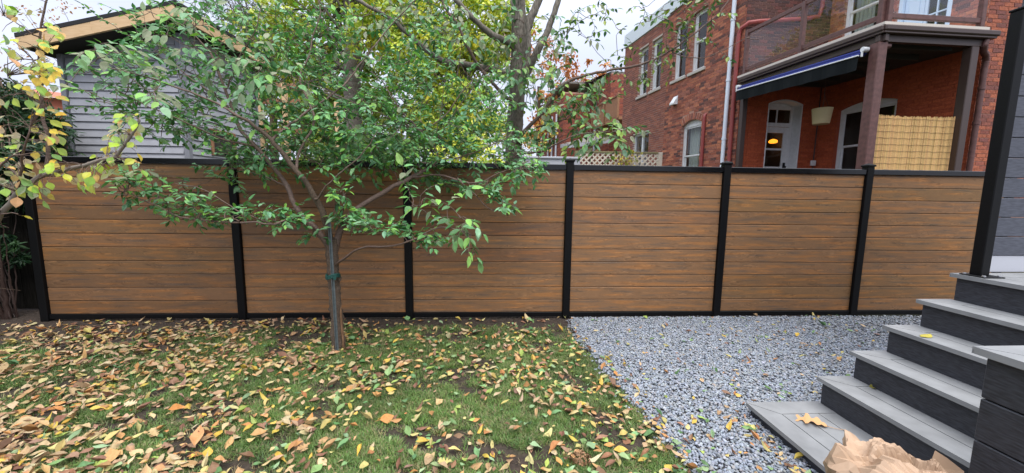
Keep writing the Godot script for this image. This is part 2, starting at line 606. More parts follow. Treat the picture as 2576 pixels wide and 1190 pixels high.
func build_ground() -> void:
	var mb := MB.new()
	# a fine sheet near the camera, joined to a wide sheet that reaches the horizon
	var x0 := -7.0; var x1 := 4.0; var z0 := -0.6; var z1 := 5.0
	var nx := 110; var nz := 60
	var soil := Color(0.06, 0.043, 0.03)
	var thatch := Color(0.07, 0.072, 0.03)
	for j in nz + 1:
		for i in nx + 1:
			var p := Vector3(lerpf(x0, x1, float(i) / nx), 0, lerpf(z0, z1, float(j) / nz))
			var cc := soil.lerp(thatch, grass_at(p.x, p.z))
			mb.v.append(p); mb.n.append(Vector3.UP); mb.c.append(cc); mb.uv.append(Vector2(p.x, p.z))
	for j in nz:
		for i in nx:
			var k := j * (nx + 1) + i
			mb.idx.append_array([k, k + 1, k + nx + 1, k + 1, k + nx + 2, k + nx + 1])
	mb.col = Color(0.055, 0.06, 0.028)
	var far := 260.0
	for r: Array in [[-far, -far, far, z0], [-far, z0, x0, z1], [x1, z0, far, z1], [-far, z1, far, far]]:
		mb.quad(Vector3(r[0], 0, r[3]), Vector3(r[2], 0, r[3]), Vector3(r[2], 0, r[1]), Vector3(r[0], 0, r[1]))
	kind(put(mb, "ground", M.soil), "structure")
	# the bed under the gravel
	var gb := MB.new()
	gb.col = Color(0.1, 0.1, 0.105)
	var steps := 24
	for j in steps:
		var za := lerpf(0.06, 3.6, float(j) / steps)
		var zb := lerpf(0.06, 3.6, float(j + 1) / steps)
		gb.quad(Vector3(gravel_edge(za), 0.005, za), Vector3(gravel_edge(zb), 0.005, zb), Vector3(6.2, 0.005, zb), Vector3(6.2, 0.005, za))
	kind(put(gb, "gravel_bed", M.soil), "structure")

# =====================================================================================
# the board fence
# =====================================================================================
const POSTS := [-5.006, -2.870, -0.970, 0.893, 2.765, 4.539, 6.4]

func build_fence() -> void:
	var f := thing("board_fence", "brown wood-grain composite board fence with black posts and rails", "fence", Vector3(0.7, 0, 0))
	for i in POSTS.size():
		var x: float = POSTS[i]
		var mb := MB.new()
		mb.span(Vector3(x - 0.042, 0, -0.042), Vector3(x + 0.042, 1.862, 0.042), 0.004)
		var post := put(mb, "post", M.black, f)
		var cb := MB.new()
		cb.span(Vector3(x - 0.05, 1.862, -0.05), Vector3(x + 0.05, 1.884, 0.05), 0.003)
		var ap := Vector3(x, 1.906, 0)
		var q := [Vector3(x - 0.047, 1.884, 0.047), Vector3(x + 0.047, 1.884, 0.047), Vector3(x + 0.047, 1.884, -0.047), Vector3(x - 0.047, 1.884, -0.047)]
		for k in 4:
			cb.tri(q[k], q[(k + 1) % 4], ap)
		put(cb, "post_cap", M.black, post)
		if i == POSTS.size() - 1:
			break
		var a := x + 0.043
		var b: float = POSTS[i + 1] - 0.043
		var tr := MB.new()
		tr.span(Vector3(a, 1.768, -0.03), Vector3(b, 1.83, 0.03), 0.004)
		put(tr, "top_rail", M.rail, f)
		var br := MB.new()
		br.span(Vector3(a, 0.022, -0.028), Vector3(b, 0.078, 0.028), 0.004)
		put(br, "bottom_rail", M.black, f)
		for k in 11:
			var y := 0.079 + k * 0.1535
			var w := MB.new()
			w.uvo = Vector2(rf(0, 9), rf(0, 9))
			var t := rf(0.8, 1.17)
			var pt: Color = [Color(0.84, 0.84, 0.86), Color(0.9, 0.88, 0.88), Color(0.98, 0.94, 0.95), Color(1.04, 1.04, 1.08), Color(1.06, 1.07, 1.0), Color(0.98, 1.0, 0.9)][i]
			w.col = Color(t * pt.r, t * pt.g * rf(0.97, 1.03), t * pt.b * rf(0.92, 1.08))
			w.span(Vector3(a + 0.001, y, -0.016), Vector3(b - 0.001, y + 0.1478, 0.009 + rf(-0.0015, 0.0015)), 0.004)
			w.span(Vector3(a + 0.001, y + 0.148, -0.015), Vector3(b - 0.001, y + 0.1533, -0.01), 0.0)
			put(w, "board", M.wood, f)

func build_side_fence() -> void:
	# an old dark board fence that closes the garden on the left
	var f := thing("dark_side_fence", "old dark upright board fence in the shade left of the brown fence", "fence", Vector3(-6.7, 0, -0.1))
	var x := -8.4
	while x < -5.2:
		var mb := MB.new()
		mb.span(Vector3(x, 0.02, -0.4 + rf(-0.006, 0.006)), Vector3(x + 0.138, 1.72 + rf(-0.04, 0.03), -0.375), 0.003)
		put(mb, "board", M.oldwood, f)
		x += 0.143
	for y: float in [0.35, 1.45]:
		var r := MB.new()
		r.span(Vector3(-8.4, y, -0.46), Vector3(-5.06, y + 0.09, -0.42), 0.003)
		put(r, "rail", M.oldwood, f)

# =====================================================================================
# brickwork
# =====================================================================================
class Wall:
	var t: Transform3D      # x along, y up, z out
	var length: float
	var y0: float
	var y1: float
	var holes: Array = []   # {a, b, lo, hi, rise}

func wall_at(p: Vector3, dir: Vector3, length: float, y0: float, y1: float) -> Wall:
	var w := Wall.new()
	w.t = Transform3D(Basis(dir, Vector3.UP, dir.cross(Vector3.UP)), Vector3(p.x, 0, p.z))
	w.length = length
	w.y0 = y0
	w.y1 = y1
	return w

func hole(w: Wall, a: float, b: float, lo: float, hi: float, rise := 0.0) -> Dictionary:
	var h := {"a": a, "b": b, "lo": lo, "hi": hi, "rise": rise}
	w.holes.append(h)
	return h

func hole_top(h: Dictionary, s: float) -> float:
	var m: float = (h.a + h.b) * 0.5
	var k: float = (s - m) / ((h.b - h.a) * 0.5)
	return h.hi + h.rise * maxf(0.0, 1.0 - k * k)

# the masonry behind the bricks: cells around the openings
func wall_body(w: Wall, parent: Node3D, mtl: Material, thick := 0.28, from := 0.0, to := 99.0) -> void:
	var xs := [0.0, w.length]
	var ys := [from, minf(w.y1, to)]
	for h: Dictionary in w.holes:
		xs.append_array([h.a, h.b])
		ys.append_array([clampf(h.lo, from, minf(w.y1, to)), clampf(h.hi + h.rise, from, minf(w.y1, to))])
	xs.sort(); ys.sort()
	var mb := MB.new()
	for i in xs.size() - 1:
		for j in ys.size() - 1:
			var a: float = xs[i]; var b: float = xs[i + 1]; var lo: float = ys[j]; var hi: float = ys[j + 1]
			if b - a < 0.002 or hi - lo < 0.002: continue
			var open := false
			for h: Dictionary in w.holes:
				if (a + b) * 0.5 > h.a and (a + b) * 0.5 < h.b and (lo + hi) * 0.5 > h.lo and (lo + hi) * 0.5 < h.hi + h.rise: open = true
			if open: continue
			mb.box(w.t * Transform3D(Basis(), Vector3((a + b) * 0.5, (lo + hi) * 0.5, -thick * 0.5)), Vector3(b - a, hi - lo, thick))
	# the spandrels that fill a square hole up to its arch
	for h: Dictionary in w.holes:
		if h.rise <= 0.0 or h.hi < from or h.hi > to: continue
		for k in 12:
			var sa := lerpf(h.a, h.b, k / 12.0)
			var sb := lerpf(h.a, h.b, (k + 1) / 12.0)
			var ya := hole_top(h, sa); var yb := hole_top(h, sb); var yt: float = h.hi + h.rise
			mb.quad(w.t * Vector3(sa, ya, -0.001), w.t * Vector3(sb, yb, -0.001), w.t * Vector3(sb, yt + 0.001, -0.001), w.t * Vector3(sa, yt + 0.001, -0.001))
			mb.quad(w.t * Vector3(sa, ya, -0.25), w.t * Vector3(sb, yb, -0.25), w.t * Vector3(sb, yb, 0.0), w.t * Vector3(sa, ya, 0.0))
	put(mb, "wall", mtl, parent)

func lay_bricks(w: Wall, out: Array, tones: Array, course := 0.0762, paint_below := -1.0, paint := []) -> void:
	var pitch := 0.213
	var row := 0
	var y := w.y0
	while y + 0.066 < w.y1:
		var ym := y + 0.033
		var off := 0.0 if row % 2 == 0 else -pitch * 0.5
		if row % 6 == 5: off = -0.05
		var s := off
		while s < w.length:
			var a := maxf(s, 0.0)
			var b := minf(s + pitch - 0.011, w.length)
			s += pitch
			var pieces := [[a, b]]
			for h: Dictionary in w.holes:
				if y + 0.06 < h.lo: continue
				var nextp := []
				for pc: Array in pieces:
					var hm := clampf((pc[0] + pc[1]) * 0.5, h.a, h.b)
					var top := hole_top(h, hm) + (0.2 if h.rise > 0.0 else 0.0)
					if y > top or pc[1] <= h.a or pc[0] >= h.b:
						nextp.append(pc)
					else:
						if pc[0] < h.a: nextp.append([pc[0], h.a])
						if pc[1] > h.b: nextp.append([h.b, pc[1]])
				pieces = nextp
			for pc: Array in pieces:
				if pc[1] - pc[0] < 0.03: continue
				var set_: Array = paint if ym < paint_below else tones
				out.append({"t": w.t * Transform3D(Basis(Vector3(0, 0, 1), rf(-0.006, 0.006)), Vector3((pc[0] + pc[1]) * 0.5, ym + rf(-0.002, 0.002), -0.04 + rf(-0.0025, 0.0025))), "s": Vector3(pc[1] - pc[0], 0.066 + rf(-0.002, 0.001), 0.096), "c": rng.randi() % set_.size(), "set": set_})
		y += course
		row += 1
	# an arch of bricks on end over each round-headed opening
	for h: Dictionary in w.holes:
		if h.rise <= 0.0: continue
		var m: float = (h.a + h.b) * 0.5
		var half: float = (h.b - h.a) * 0.5
		var k := int((h.b - h.a) / 0.077)
		for i in k:
			var q := (i + 0.5) / k * 2.0 - 1.0
			var s: float = m + q * half
			var lean: float = -q * 2.0 * h.rise / half * 0.9
			var yb: float = hole_top(h, s)
			var set_: Array = paint if yb < paint_below else tones
			var bs := Basis(Vector3(0, 0, 1), lean)
			out.append({"t": w.t * Transform3D(bs, Vector3(s, yb, -0.04) + bs * Vector3(0, 0.1, 0)), "s": Vector3(0.064, 0.19, 0.098), "c": rng.randi() % set_.size(), "set": set_})

# the bricks that show largest become parts of their own, the rest one part
func set_bricks(list: Array, parent: Node3D, most := 300) -> void:
	for b: Dictionary in list:
		var p := to_px((b.t as Transform3D).origin)
		var seen := p.x > 0 and p.x < 2576 and p.y > -10 and p.y < 440
		var tr: Transform3D = b.t
		var to := (eye.origin - tr.origin).normalized()
		b.size = (b.s.x * absf(to.dot(tr.basis.z)) * b.s.y / (p.z * p.z)) * (1.0 if seen else 0.001)
	list.sort_custom(func(a: Dictionary, b: Dictionary) -> bool: return a.size > b.size)
	var mb := MB.new()
	var mats := {}
	for i in list.size():
		var b: Dictionary = list[i]
		var col: Color = b.set[b.c]
		if i < most:
			var key := col.to_html()
			if not mats.has(key):
				var m: StandardMaterial3D = M.brick.duplicate()
				m.albedo_color = col.linear_to_srgb()
				mats[key] = m
			inst(unit_brick, mats[key], (b.t as Transform3D) * Transform3D(Basis.from_scale(b.s), Vector3.ZERO), "brick", parent)
		else:
			var k := rf(0.88, 1.12)
			mb.col = Color(col.r * k, col.g * k, col.b * k)
			mb.box(b.t, b.s)
	kind(put(mb, "brickwork", M.brick, parent), "stuff")

func wp(w: Wall, s: float, y: float, out: float) -> Vector3:
	return w.t * Vector3(s, y, out)

func wbox(mb: MB, w: Wall, a: Vector3, b: Vector3, bev := 0.0) -> void:   # a, b: (along, up, out)
	mb.box(w.t * Transform3D(Basis(), (a + b) * 0.5), (b - a).abs(), bev)

# a dark room behind an opening, open towards it
func room(w: Wall, h: Dictionary, parent: Node3D, back: float, deep: float, mtl: Material) -> void:
	var mb := MB.new()
	var a: float = h.a - 0.25; var b: float = h.b + 0.25; var lo: float = h.lo - 0.2; var hi: float = h.hi + h.rise + 0.15
	var f := -back; var g := -back - deep
	mb.quad(wp(w, a, lo, g), wp(w, b, lo, g), wp(w, b, hi, g), wp(w, a, hi, g))
	mb.quad(wp(w, a, lo, f), wp(w, a, lo, g), wp(w, a, hi, g), wp(w, a, hi, f))
	mb.quad(wp(w, b, lo, g), wp(w, b, lo, f), wp(w, b, hi, f), wp(w, b, hi, g))
	mb.quad(wp(w, a, lo, f), wp(w, b, lo, f), wp(w, b, lo, g), wp(w, a, lo, g))
	mb.quad(wp(w, a, hi, g), wp(w, b, hi, g), wp(w, b, hi, f), wp(w, a, hi, f))
	put(mb, "room", mtl, parent)

# a sash window: frame in the opening, upper and lower sash with a pane each, sill below
func sash_window(w: Wall, h: Dictionary, parent: Node3D, back := 0.1, mid := 0.5, sill := true, curtain := false) -> void:
	var fr := MB.new()
	var a: float = h.a; var b: float = h.b; var lo: float = h.lo; var hi: float = h.hi
	var d0 := -back - 0.07; var d1 := -back
	wbox(fr, w, Vector3(a, lo, d0), Vector3(a + 0.07, hi, d1), 0.004)
	wbox(fr, w, Vector3(b - 0.07, lo, d0), Vector3(b, hi, d1), 0.004)
	wbox(fr, w, Vector3(a + 0.071, lo, d0), Vector3(b - 0.071, lo + 0.06, d1 + 0.015), 0.004)
	if h.rise > 0.0:
		for k in 10:
			var sa := lerpf(a, b, k / 10.0); var sb := lerpf(a, b, (k + 1) / 10.0)
			var ya := hole_top(h, sa); var yb := hole_top(h, sb)
			fr.quad(wp(w, sa, hi - 0.06, d1 - 0.002), wp(w, sb, hi - 0.06, d1 - 0.002), wp(w, sb, yb, d1 - 0.002), wp(w, sa, ya, d1 - 0.002))
		wbox(fr, w, Vector3(a + 0.071, hi - 0.06, d0), Vector3(b - 0.071, hi, d1 + 0.006), 0.004)
	else:
		wbox(fr, w, Vector3(a + 0.071, hi - 0.07, d0), Vector3(b - 0.071, hi, d1), 0.004)
	var win := put(fr, "window", M.white, parent)
	var ym := lerpf(lo + 0.06, hi - 0.06, mid)
	for q in 2:
		var s := MB.new()
		var y0 := lo + 0.061 if q == 0 else ym
		var y1 := ym + 0.03 if q == 0 else hi - 0.061
		var o := d1 - 0.045 if q == 0 else d1 - 0.012
		wbox(s, w, Vector3(a + 0.072, y0, o - 0.03), Vector3(a + 0.115, y1, o), 0.003)
		wbox(s, w, Vector3(b - 0.115, y0, o - 0.03), Vector3(b - 0.072, y1, o), 0.003)
		wbox(s, w, Vector3(a + 0.116, y0, o - 0.03), Vector3(b - 0.116, y0 + 0.045, o), 0.003)
		wbox(s, w, Vector3(a + 0.116, y1 - 0.04, o - 0.03), Vector3(b - 0.116, y1, o), 0.003)
		put(s, "sash", M.white, win)
		var g := MB.new()
		g.quad(wp(w, a + 0.11, y0 + 0.04, o - 0.016), wp(w, b - 0.11, y0 + 0.04, o - 0.016), wp(w, b - 0.11, y1 - 0.035, o - 0.016), wp(w, a + 0.11, y1 - 0.035, o - 0.016))
		put(g, "pane", M.glass, win)
	if sill:
		var st := MB.new()
		wbox(st, w, Vector3(a - 0.06, lo - 0.09, -back - 0.07), Vector3(b + 0.06, lo - 0.002, 0.055), 0.006)
		put(st, "sill", M.stone, win)
	if curtain:
		var cu := MB.new()
		var n := 14
		for k in n:
			var sa := lerpf(a + 0.08, a + (b - a) * 0.55, float(k) / n); var sb := lerpf(a + 0.08, a + (b - a) * 0.55, float(k + 1) / n)
			var oa := d0 - 0.12 + 0.02 * sin(k * 2.1); var ob := d0 - 0.12 + 0.02 * sin((k + 1) * 2.1)
			cu.quad(wp(w, sa, lo + 0.05, oa), wp(w, sb, lo + 0.05, ob), wp(w, sb, hi - 0.05, ob), wp(w, sa, hi - 0.05, oa))
		put(cu, "curtain", M.curtain, win)
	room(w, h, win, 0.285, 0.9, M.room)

func drain(parent: Node3D, pts: PackedVector3Array, r: float, m: Material, called := "downpipe", joints := []) -> void:
	var mb := MB.new()
	var rad := PackedFloat32Array()
	for i in pts.size(): rad.append(r)
	mb.tube(pts, rad, 12)
	var o := put(mb, called, m, parent)
	for j: Vector3 in joints:
		var cm := MB.new()
		cm.tube(PackedVector3Array([j - Vector3(0, 0.03, 0), j + Vector3(0, 0.03, 0)]), PackedFloat32Array([r * 1.22, r * 1.22]), 12)
		put(cm, "pipe_collar", m, o)

# =====================================================================================
# the near brick house with its porch
# =====================================================================================
const TH := 9.4
var dA := Vector3(sin(deg_to_rad(TH)), 0, cos(deg_to_rad(TH)))        # along the long walls, towards the camera
var dP := Vector3(cos(deg_to_rad(3.0)), 0, -sin(deg_to_rad(3.0)))     # along the cross walls, to the right
var A0 := Vector3(6.4966, 0, -5.4955)                                  # corner of long wall and porch back wall
var C0 := Vector3(8.8756, 0, -5.6203)                                  # inner corner of the porch

var red_tones := [Color(0.427, 0.139, 0.083), Color(0.362, 0.113, 0.070), Color(0.492, 0.178, 0.105), Color(0.246, 0.090, 0.065), Color(0.545, 0.198, 0.106), Color(0.143, 0.066, 0.056), Color(0.389, 0.147, 0.100), Color(0.311, 0.100, 0.065)]
var orange_tones := [Color(0.4, 0.115, 0.06), Color(0.46, 0.135, 0.066), Color(0.32, 0.095, 0.058), Color(0.22, 0.076, 0.06), Color(0.42, 0.125, 0.064), Color(0.27, 0.082, 0.056)]
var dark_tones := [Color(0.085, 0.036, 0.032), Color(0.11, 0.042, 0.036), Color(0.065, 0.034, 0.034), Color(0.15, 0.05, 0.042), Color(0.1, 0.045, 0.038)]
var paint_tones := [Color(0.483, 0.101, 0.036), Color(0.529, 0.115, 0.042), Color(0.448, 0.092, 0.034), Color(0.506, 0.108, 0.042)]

func build_house_near() -> void:
	var hs := thing("brick_house", "near red brick house with a covered porch and brown glazed balcony", "house", Vector3(8.5, 0, -4.5))
	var bricks := []
	# long wall seen at a slant, with the white downpipe
	var wa := wall_at(A0 - dA * 3.24, dA, 3.24, 1.6, 7.55)
	var s2 := 3.24
	var h1 := hole(wa, s2 - 2.95, s2 - 2.30, 5.29, 7.05)
	var h2 := hole(wa, s2 - 2.08, s2 - 1.43, 5.29, 7.05)
	var h3 := hole(wa, s2 - 2.30, s2 - 1.38, 2.15, 3.70, 0.14)
	wall_body(wa, hs, M.mortar)
	lay_bricks(wa, bricks, red_tones)
	sash_window(wa, h1, hs)
	sash_window(wa, h2, hs)
	sash_window(wa, h3, hs, 0.1, 0.36, true, true)
	# porch back wall, with the door
	var wb := wall_at(A0, dP, 2.38, 1.2, 7.6)
	var hd := hole(wb, 0.83, 1.83, 1.35, 3.95, 0.11)
	wall_body(wb, hs, M.mortar_paint, 0.28, 0.0, 4.45)
	wall_body(wb, hs, M.mortar, 0.28, 4.45)
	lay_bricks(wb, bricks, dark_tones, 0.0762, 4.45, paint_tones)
	build_porch_door(wb, hd, hs)
	# long wall of the porch, facing left
	var wc := wall_at(C0, dA, 2.985, 1.2, 7.6)
	var hw := hole(wc, 0.45, 1.72, 1.9, 3.72, 0.13)
	var hf := hole(wc, 0.35, 1.26, 4.68, 7.0)
	var hg := hole(wc, 1.52, 2.44, 4.62, 7.0)
	wall_body(wc, hs, M.mortar_paint, 0.28, 0.0, 4.45)
	wall_body(wc, hs, M.mortar, 0.28, 4.45)
	lay_bricks(wc, bricks, red_tones, 0.0762, 4.45, paint_tones)
	sash_window(wc, hw, hs, 0.1, 0.48)
	sash_window(wc, hf, hs, 0.06, 0.62, false, true)
	build_french_door(wc, hg, hs)
	# end wall that faces the garden
	var c1 := C0 + dA * 2.985
	var wd := wall_at(c1, dP, 3.2, 1.4, 7.6)
	wall_body(wd, hs, M.mortar)
	lay_bricks(wd, bricks, orange_tones)
	set_bricks(bricks, hs)
	# the rest of the house: floors, roof and far walls, so that it is closed
	var rf_ := MB.new()
	var far := A0 - dA * 3.24
	rf_.prism([Vector2(far.x, far.z), Vector2(A0.x, A0.z), Vector2(C0.x, C0.z), Vector2(c1.x, c1.z), Vector2(c1.x + 8, c1.z - 0.4), Vector2(far.x + 9, far.z - 0.4)], 7.62, 7.75)
	put(rf_, "roof", M.greyroof, hs)
	var cop := MB.new()
	wbox(cop, wa, Vector3(0, 7.56, -0.3), Vector3(3.28, 8.06, 0.05), 0.01)
	put(cop, "parapet", M.coping, hs)
	var back := MB.new()
	back.bar(Vector3(far.x, 3.8, far.z - 0.15), Vector3(far.x + 9, 3.8, far.z - 0.55), 0.2, 7.6)
	back.bar(Vector3(far.x + 9, 3.8, far.z - 0.4), Vector3(c1.x + 8, 3.8, c1.z - 0.4), 0.2, 7.6)
	back.bar(Vector3(c1.x + 3.2, 3.8, c1.z - 0.3), Vector3(c1.x + 8, 3.8, c1.z - 0.55), 0.2, 7.6)
	put(back, "rear_wall", M.mortar, hs)
	# pipes on the long wall
	var q := wp(wa, s2 - 0.36, 0, 0.075)
	drain(hs, PackedVector3Array([q + Vector3(0, 0.3, 0), q + Vector3(0, 7.55, 0)]), 0.052, M.whitepipe, "downpipe", [q + Vector3(0, 3.05, 0), q + Vector3(0, 4.6, 0), q + Vector3(0, 6.15, 0)])
	var r := wp(wa, s2 - 0.13, 0, 0.07)
	var p0 := wp(wb, 0.02, 5.9, 0.08)
	drain(hs, PackedVector3Array([r + Vector3(0, 0.3, 0), r + Vector3(0, 5.68, 0), r + Vector3(0.03, 5.82, 0.03), p0, wp(wb, 0.3, 5.95, 0.08), wp(wb, 1.55, 6.08, 0.08), wp(wb, 1.95, 6.16, 0.09), wp(wb, 2.02, 6.4, 0.09), wp(wb, 2.02, 7.4, 0.09)]), 0.05, M.redpipe)
	var v := wp(wa, s2 - 1.22, 0, 0.05)
	drain(hs, PackedVector3Array([v + Vector3(0, 1.8, 0), v + Vector3(0, 3.78, 0), v + Vector3(0, 3.86, 0) - wa.t.basis.z * 0.02, v + Vector3(0, 3.9, 0) - wa.t.basis.z * 0.1]), 0.045, M.redpipe, "vent_pipe")
	# dryer vent hood
	var vh := MB.new()
	var vs := s2 - 2.68
	vh.quad(wp(wa, vs - 0.11, 4.52, 0.16), wp(wa, vs + 0.11, 4.52, 0.16), wp(wa, vs + 0.11, 4.75, 0.01), wp(wa, vs - 0.11, 4.75, 0.01))
	vh.quad(wp(wa, vs - 0.11, 4.48, 0.01), wp(wa, vs + 0.11, 4.48, 0.01), wp(wa, vs + 0.11, 4.47, 0.16), wp(wa, vs - 0.11, 4.47, 0.16))
	vh.quad(wp(wa, vs - 0.11, 4.47, 0.16), wp(wa, vs + 0.11, 4.47, 0.16), wp(wa, vs + 0.11, 4.52, 0.16), wp(wa, vs - 0.11, 4.52, 0.16))
	for e: float in [-0.11, 0.11]:
		vh.quad(wp(wa, vs + e, 4.47, 0.01), wp(wa, vs + e, 4.47, 0.16), wp(wa, vs + e, 4.52, 0.16), wp(wa, vs + e, 4.75, 0.01))
	put(vh, "vent_hood", M.white, hs)
	build_balcony(hs, wb, wc, wd)
	# things on and in the porch
	var box := MB.new()
	wbox(box, wb, Vector3(2.2, 2.34, 0.015), Vector3(2.33, 2.48, 0.075), 0.008)
	var eb := put(box, "socket_box", M.white, hs)
	var cd := MB.new()
	cd.tube(PackedVector3Array([wp(wb, 2.29, 1.4, 0.02), wp(wb, 2.29, 2.34, 0.02)]), PackedFloat32Array([0.012, 0.012]), 8)
	cd.tube(PackedVector3Array([wp(wb, 2.29, 2.49, 0.02), wp(wb, 2.31, 4.4, 0.02)]), PackedFloat32Array([0.014, 0.014]), 8)
	put(cd, "conduit", M.darkbrown, eb)

func build_porch_door(w: Wall, h: Dictionary, hs: Node3D) -> void:
	var a: float = h.a; var b: float = h.b; var lo: float = h.lo
	var bk := 0.26
	var fr := MB.new()
	# painted lining of the deep opening and the frame
	for e: Array in [[a, a + 0.03], [b - 0.03, b]]:
		wbox(fr, w, Vector3(e[0], lo, -0.29), Vector3(e[1], h.hi, 0.012), 0.003)
	for k in 10:
		var sa := lerpf(a, b, k / 10.0); var sb := lerpf(a, b, (k + 1) / 10.0)
		var ya := hole_top(h, sa); var yb := hole_top(h, sb)
		fr.quad(wp(w, sa, ya - 0.03, -0.29), wp(w, sb, yb - 0.03, -0.29), wp(w, sb, yb - 0.03, 0.012), wp(w, sa, ya - 0.03, 0.012))
		fr.quad(wp(w, sa, ya - 0.03, 0.012), wp(w, sb, yb - 0.03, 0.012), wp(w, sb, yb + 0.005, 0.012), wp(w, sa, ya + 0.005, 0.012))
		fr.quad(wp(w, sa, h.hi - 0.08, -bk), wp(w, sb, h.hi - 0.08, -bk), wp(w, sb, yb - 0.03, -bk), wp(w, sa, ya - 0.03, -bk))
	wbox(fr, w, Vector3(a + 0.031, lo, -0.29), Vector3(a + 0.1, h.hi, -bk + 0.02), 0.004)
	wbox(fr, w, Vector3(b - 0.1, lo, -0.29), Vector3(b - 0.031, h.hi, -bk + 0.02), 0.004)
	wbox(fr, w, Vector3(a + 0.101, 3.4, -0.29), Vector3(b - 0.101, 3.5, -bk + 0.05), 0.006)
	wbox(fr, w, Vector3(a + 0.101, h.hi - 0.09, -0.29), Vector3(b - 0.101, h.hi - 0.01, -bk + 0.01), 0.006)
	wbox(fr, w, Vector3((a + b) * 0.5 - 0.02, 3.501, -0.285), Vector3((a + b) * 0.5 + 0.02, h.hi - 0.091, -bk), 0.004)
	var f := put(fr, "door_frame", M.white, hs)
	for e: Array in [[a + 0.1, (a + b) * 0.5 - 0.02], [(a + b) * 0.5 + 0.02, b - 0.1]]:
		var g := MB.new()
		g.quad(wp(w, e[0], 3.5, -0.275), wp(w, e[1], 3.5, -0.275), wp(w, e[1], h.hi - 0.09, -0.275), wp(w, e[0], h.hi - 0.09, -0.275))
		put(g, "pane", M.glass, f)
	var d := MB.new()
	var x0 := a + 0.102; var x1 := b - 0.102
	var o0 := -0.285; var o1 := -0.245
	wbox(d, w, Vector3(x0, lo + 0.01, o0), Vector3(x0 + 0.12, 3.39, o1), 0.004)
	wbox(d, w, Vector3(x1 - 0.16, lo + 0.01, o0), Vector3(x1, 3.39, o1), 0.004)
	wbox(d, w, Vector3(x0 + 0.121, 3.24, o0), Vector3(x1 - 0.161, 3.39, o1), 0.004)
	wbox(d, w, Vector3(x0 + 0.121, 2.77, o0), Vector3(x1 - 0.161, 2.82, o1), 0.004)
	wbox(d, w, Vector3(x0 + 0.121, lo + 0.01, o0), Vector3(x1 - 0.161, 2.32, o1 - 0.01), 0.004)
	var dr := put(d, "door", M.white, hs)
	for e: Array in [[2.32, 2.77], [2.82, 3.24]]:
		var g := MB.new()
		g.quad(wp(w, x0 + 0.12, e[0], -0.27), wp(w, x1 - 0.16, e[0], -0.27), wp(w, x1 - 0.16, e[1], -0.27), wp(w, x0 + 0.12, e[1], -0.27))
		put(g, "pane", M.glass, dr)
	var lk := MB.new()
	wbox(lk, w, Vector3(x1 - 0.12, 2.28, o1), Vector3(x1 - 0.05, 2.43, o1 + 0.025), 0.006)
	lk.tube(PackedVector3Array([wp(w, x1 - 0.085, 2.31, o1 + 0.02), wp(w, x1 - 0.085, 2.31, o1 + 0.07)]), PackedFloat32Array([0.024, 0.03]), 10)
	put(lk, "handle", M.black, dr)
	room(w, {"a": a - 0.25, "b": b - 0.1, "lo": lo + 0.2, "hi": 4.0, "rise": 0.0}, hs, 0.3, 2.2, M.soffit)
	# a lit pendant lamp in the room behind the door
	var at := wp(w, 1.74, 3.1, -0.8)
	var pl := thing("pendant_lamp", "small glowing yellow pendant lamp seen through the white porch door's glass", "lamp", at)
	var sh := MB.new()
	sh.tube(PackedVector3Array([at + Vector3(0, -0.06, 0), at + Vector3(0, -0.045, 0), at, at + Vector3(0, 0.03, 0), at + Vector3(0, 0.06, 0)]), PackedFloat32Array([0.07, 0.105, 0.115, 0.09, 0.02]), 18)
	var glow := mat(0.9, 0.55, 0.12, 0.6)
	glow.emission_enabled = true
	glow.emission = Color(1.0, 0.62, 0.16)
	glow.emission_energy_multiplier = 1.1
	put(sh, "lamp_shade", glow, pl)
	var cd := MB.new()
	cd.tube(PackedVector3Array([at + Vector3(0, 0.06, 0), at + Vector3(0, 0.9, 0)]), PackedFloat32Array([0.006, 0.006]), 6)
	put(cd, "cord", M.black, pl)
	var om := OmniLight3D.new()
	om.name = "pendant_light"
	om.light_color = Color(1.0, 0.66, 0.3)
	om.light_energy = 0.015
	om.light_size = 0.05
	om.omni_range = 6.0
	om.omni_attenuation = 2.0
	om.shadow_enabled = true
	add_child(om)
	om.position = at - Vector3(0, 0.01, 0)

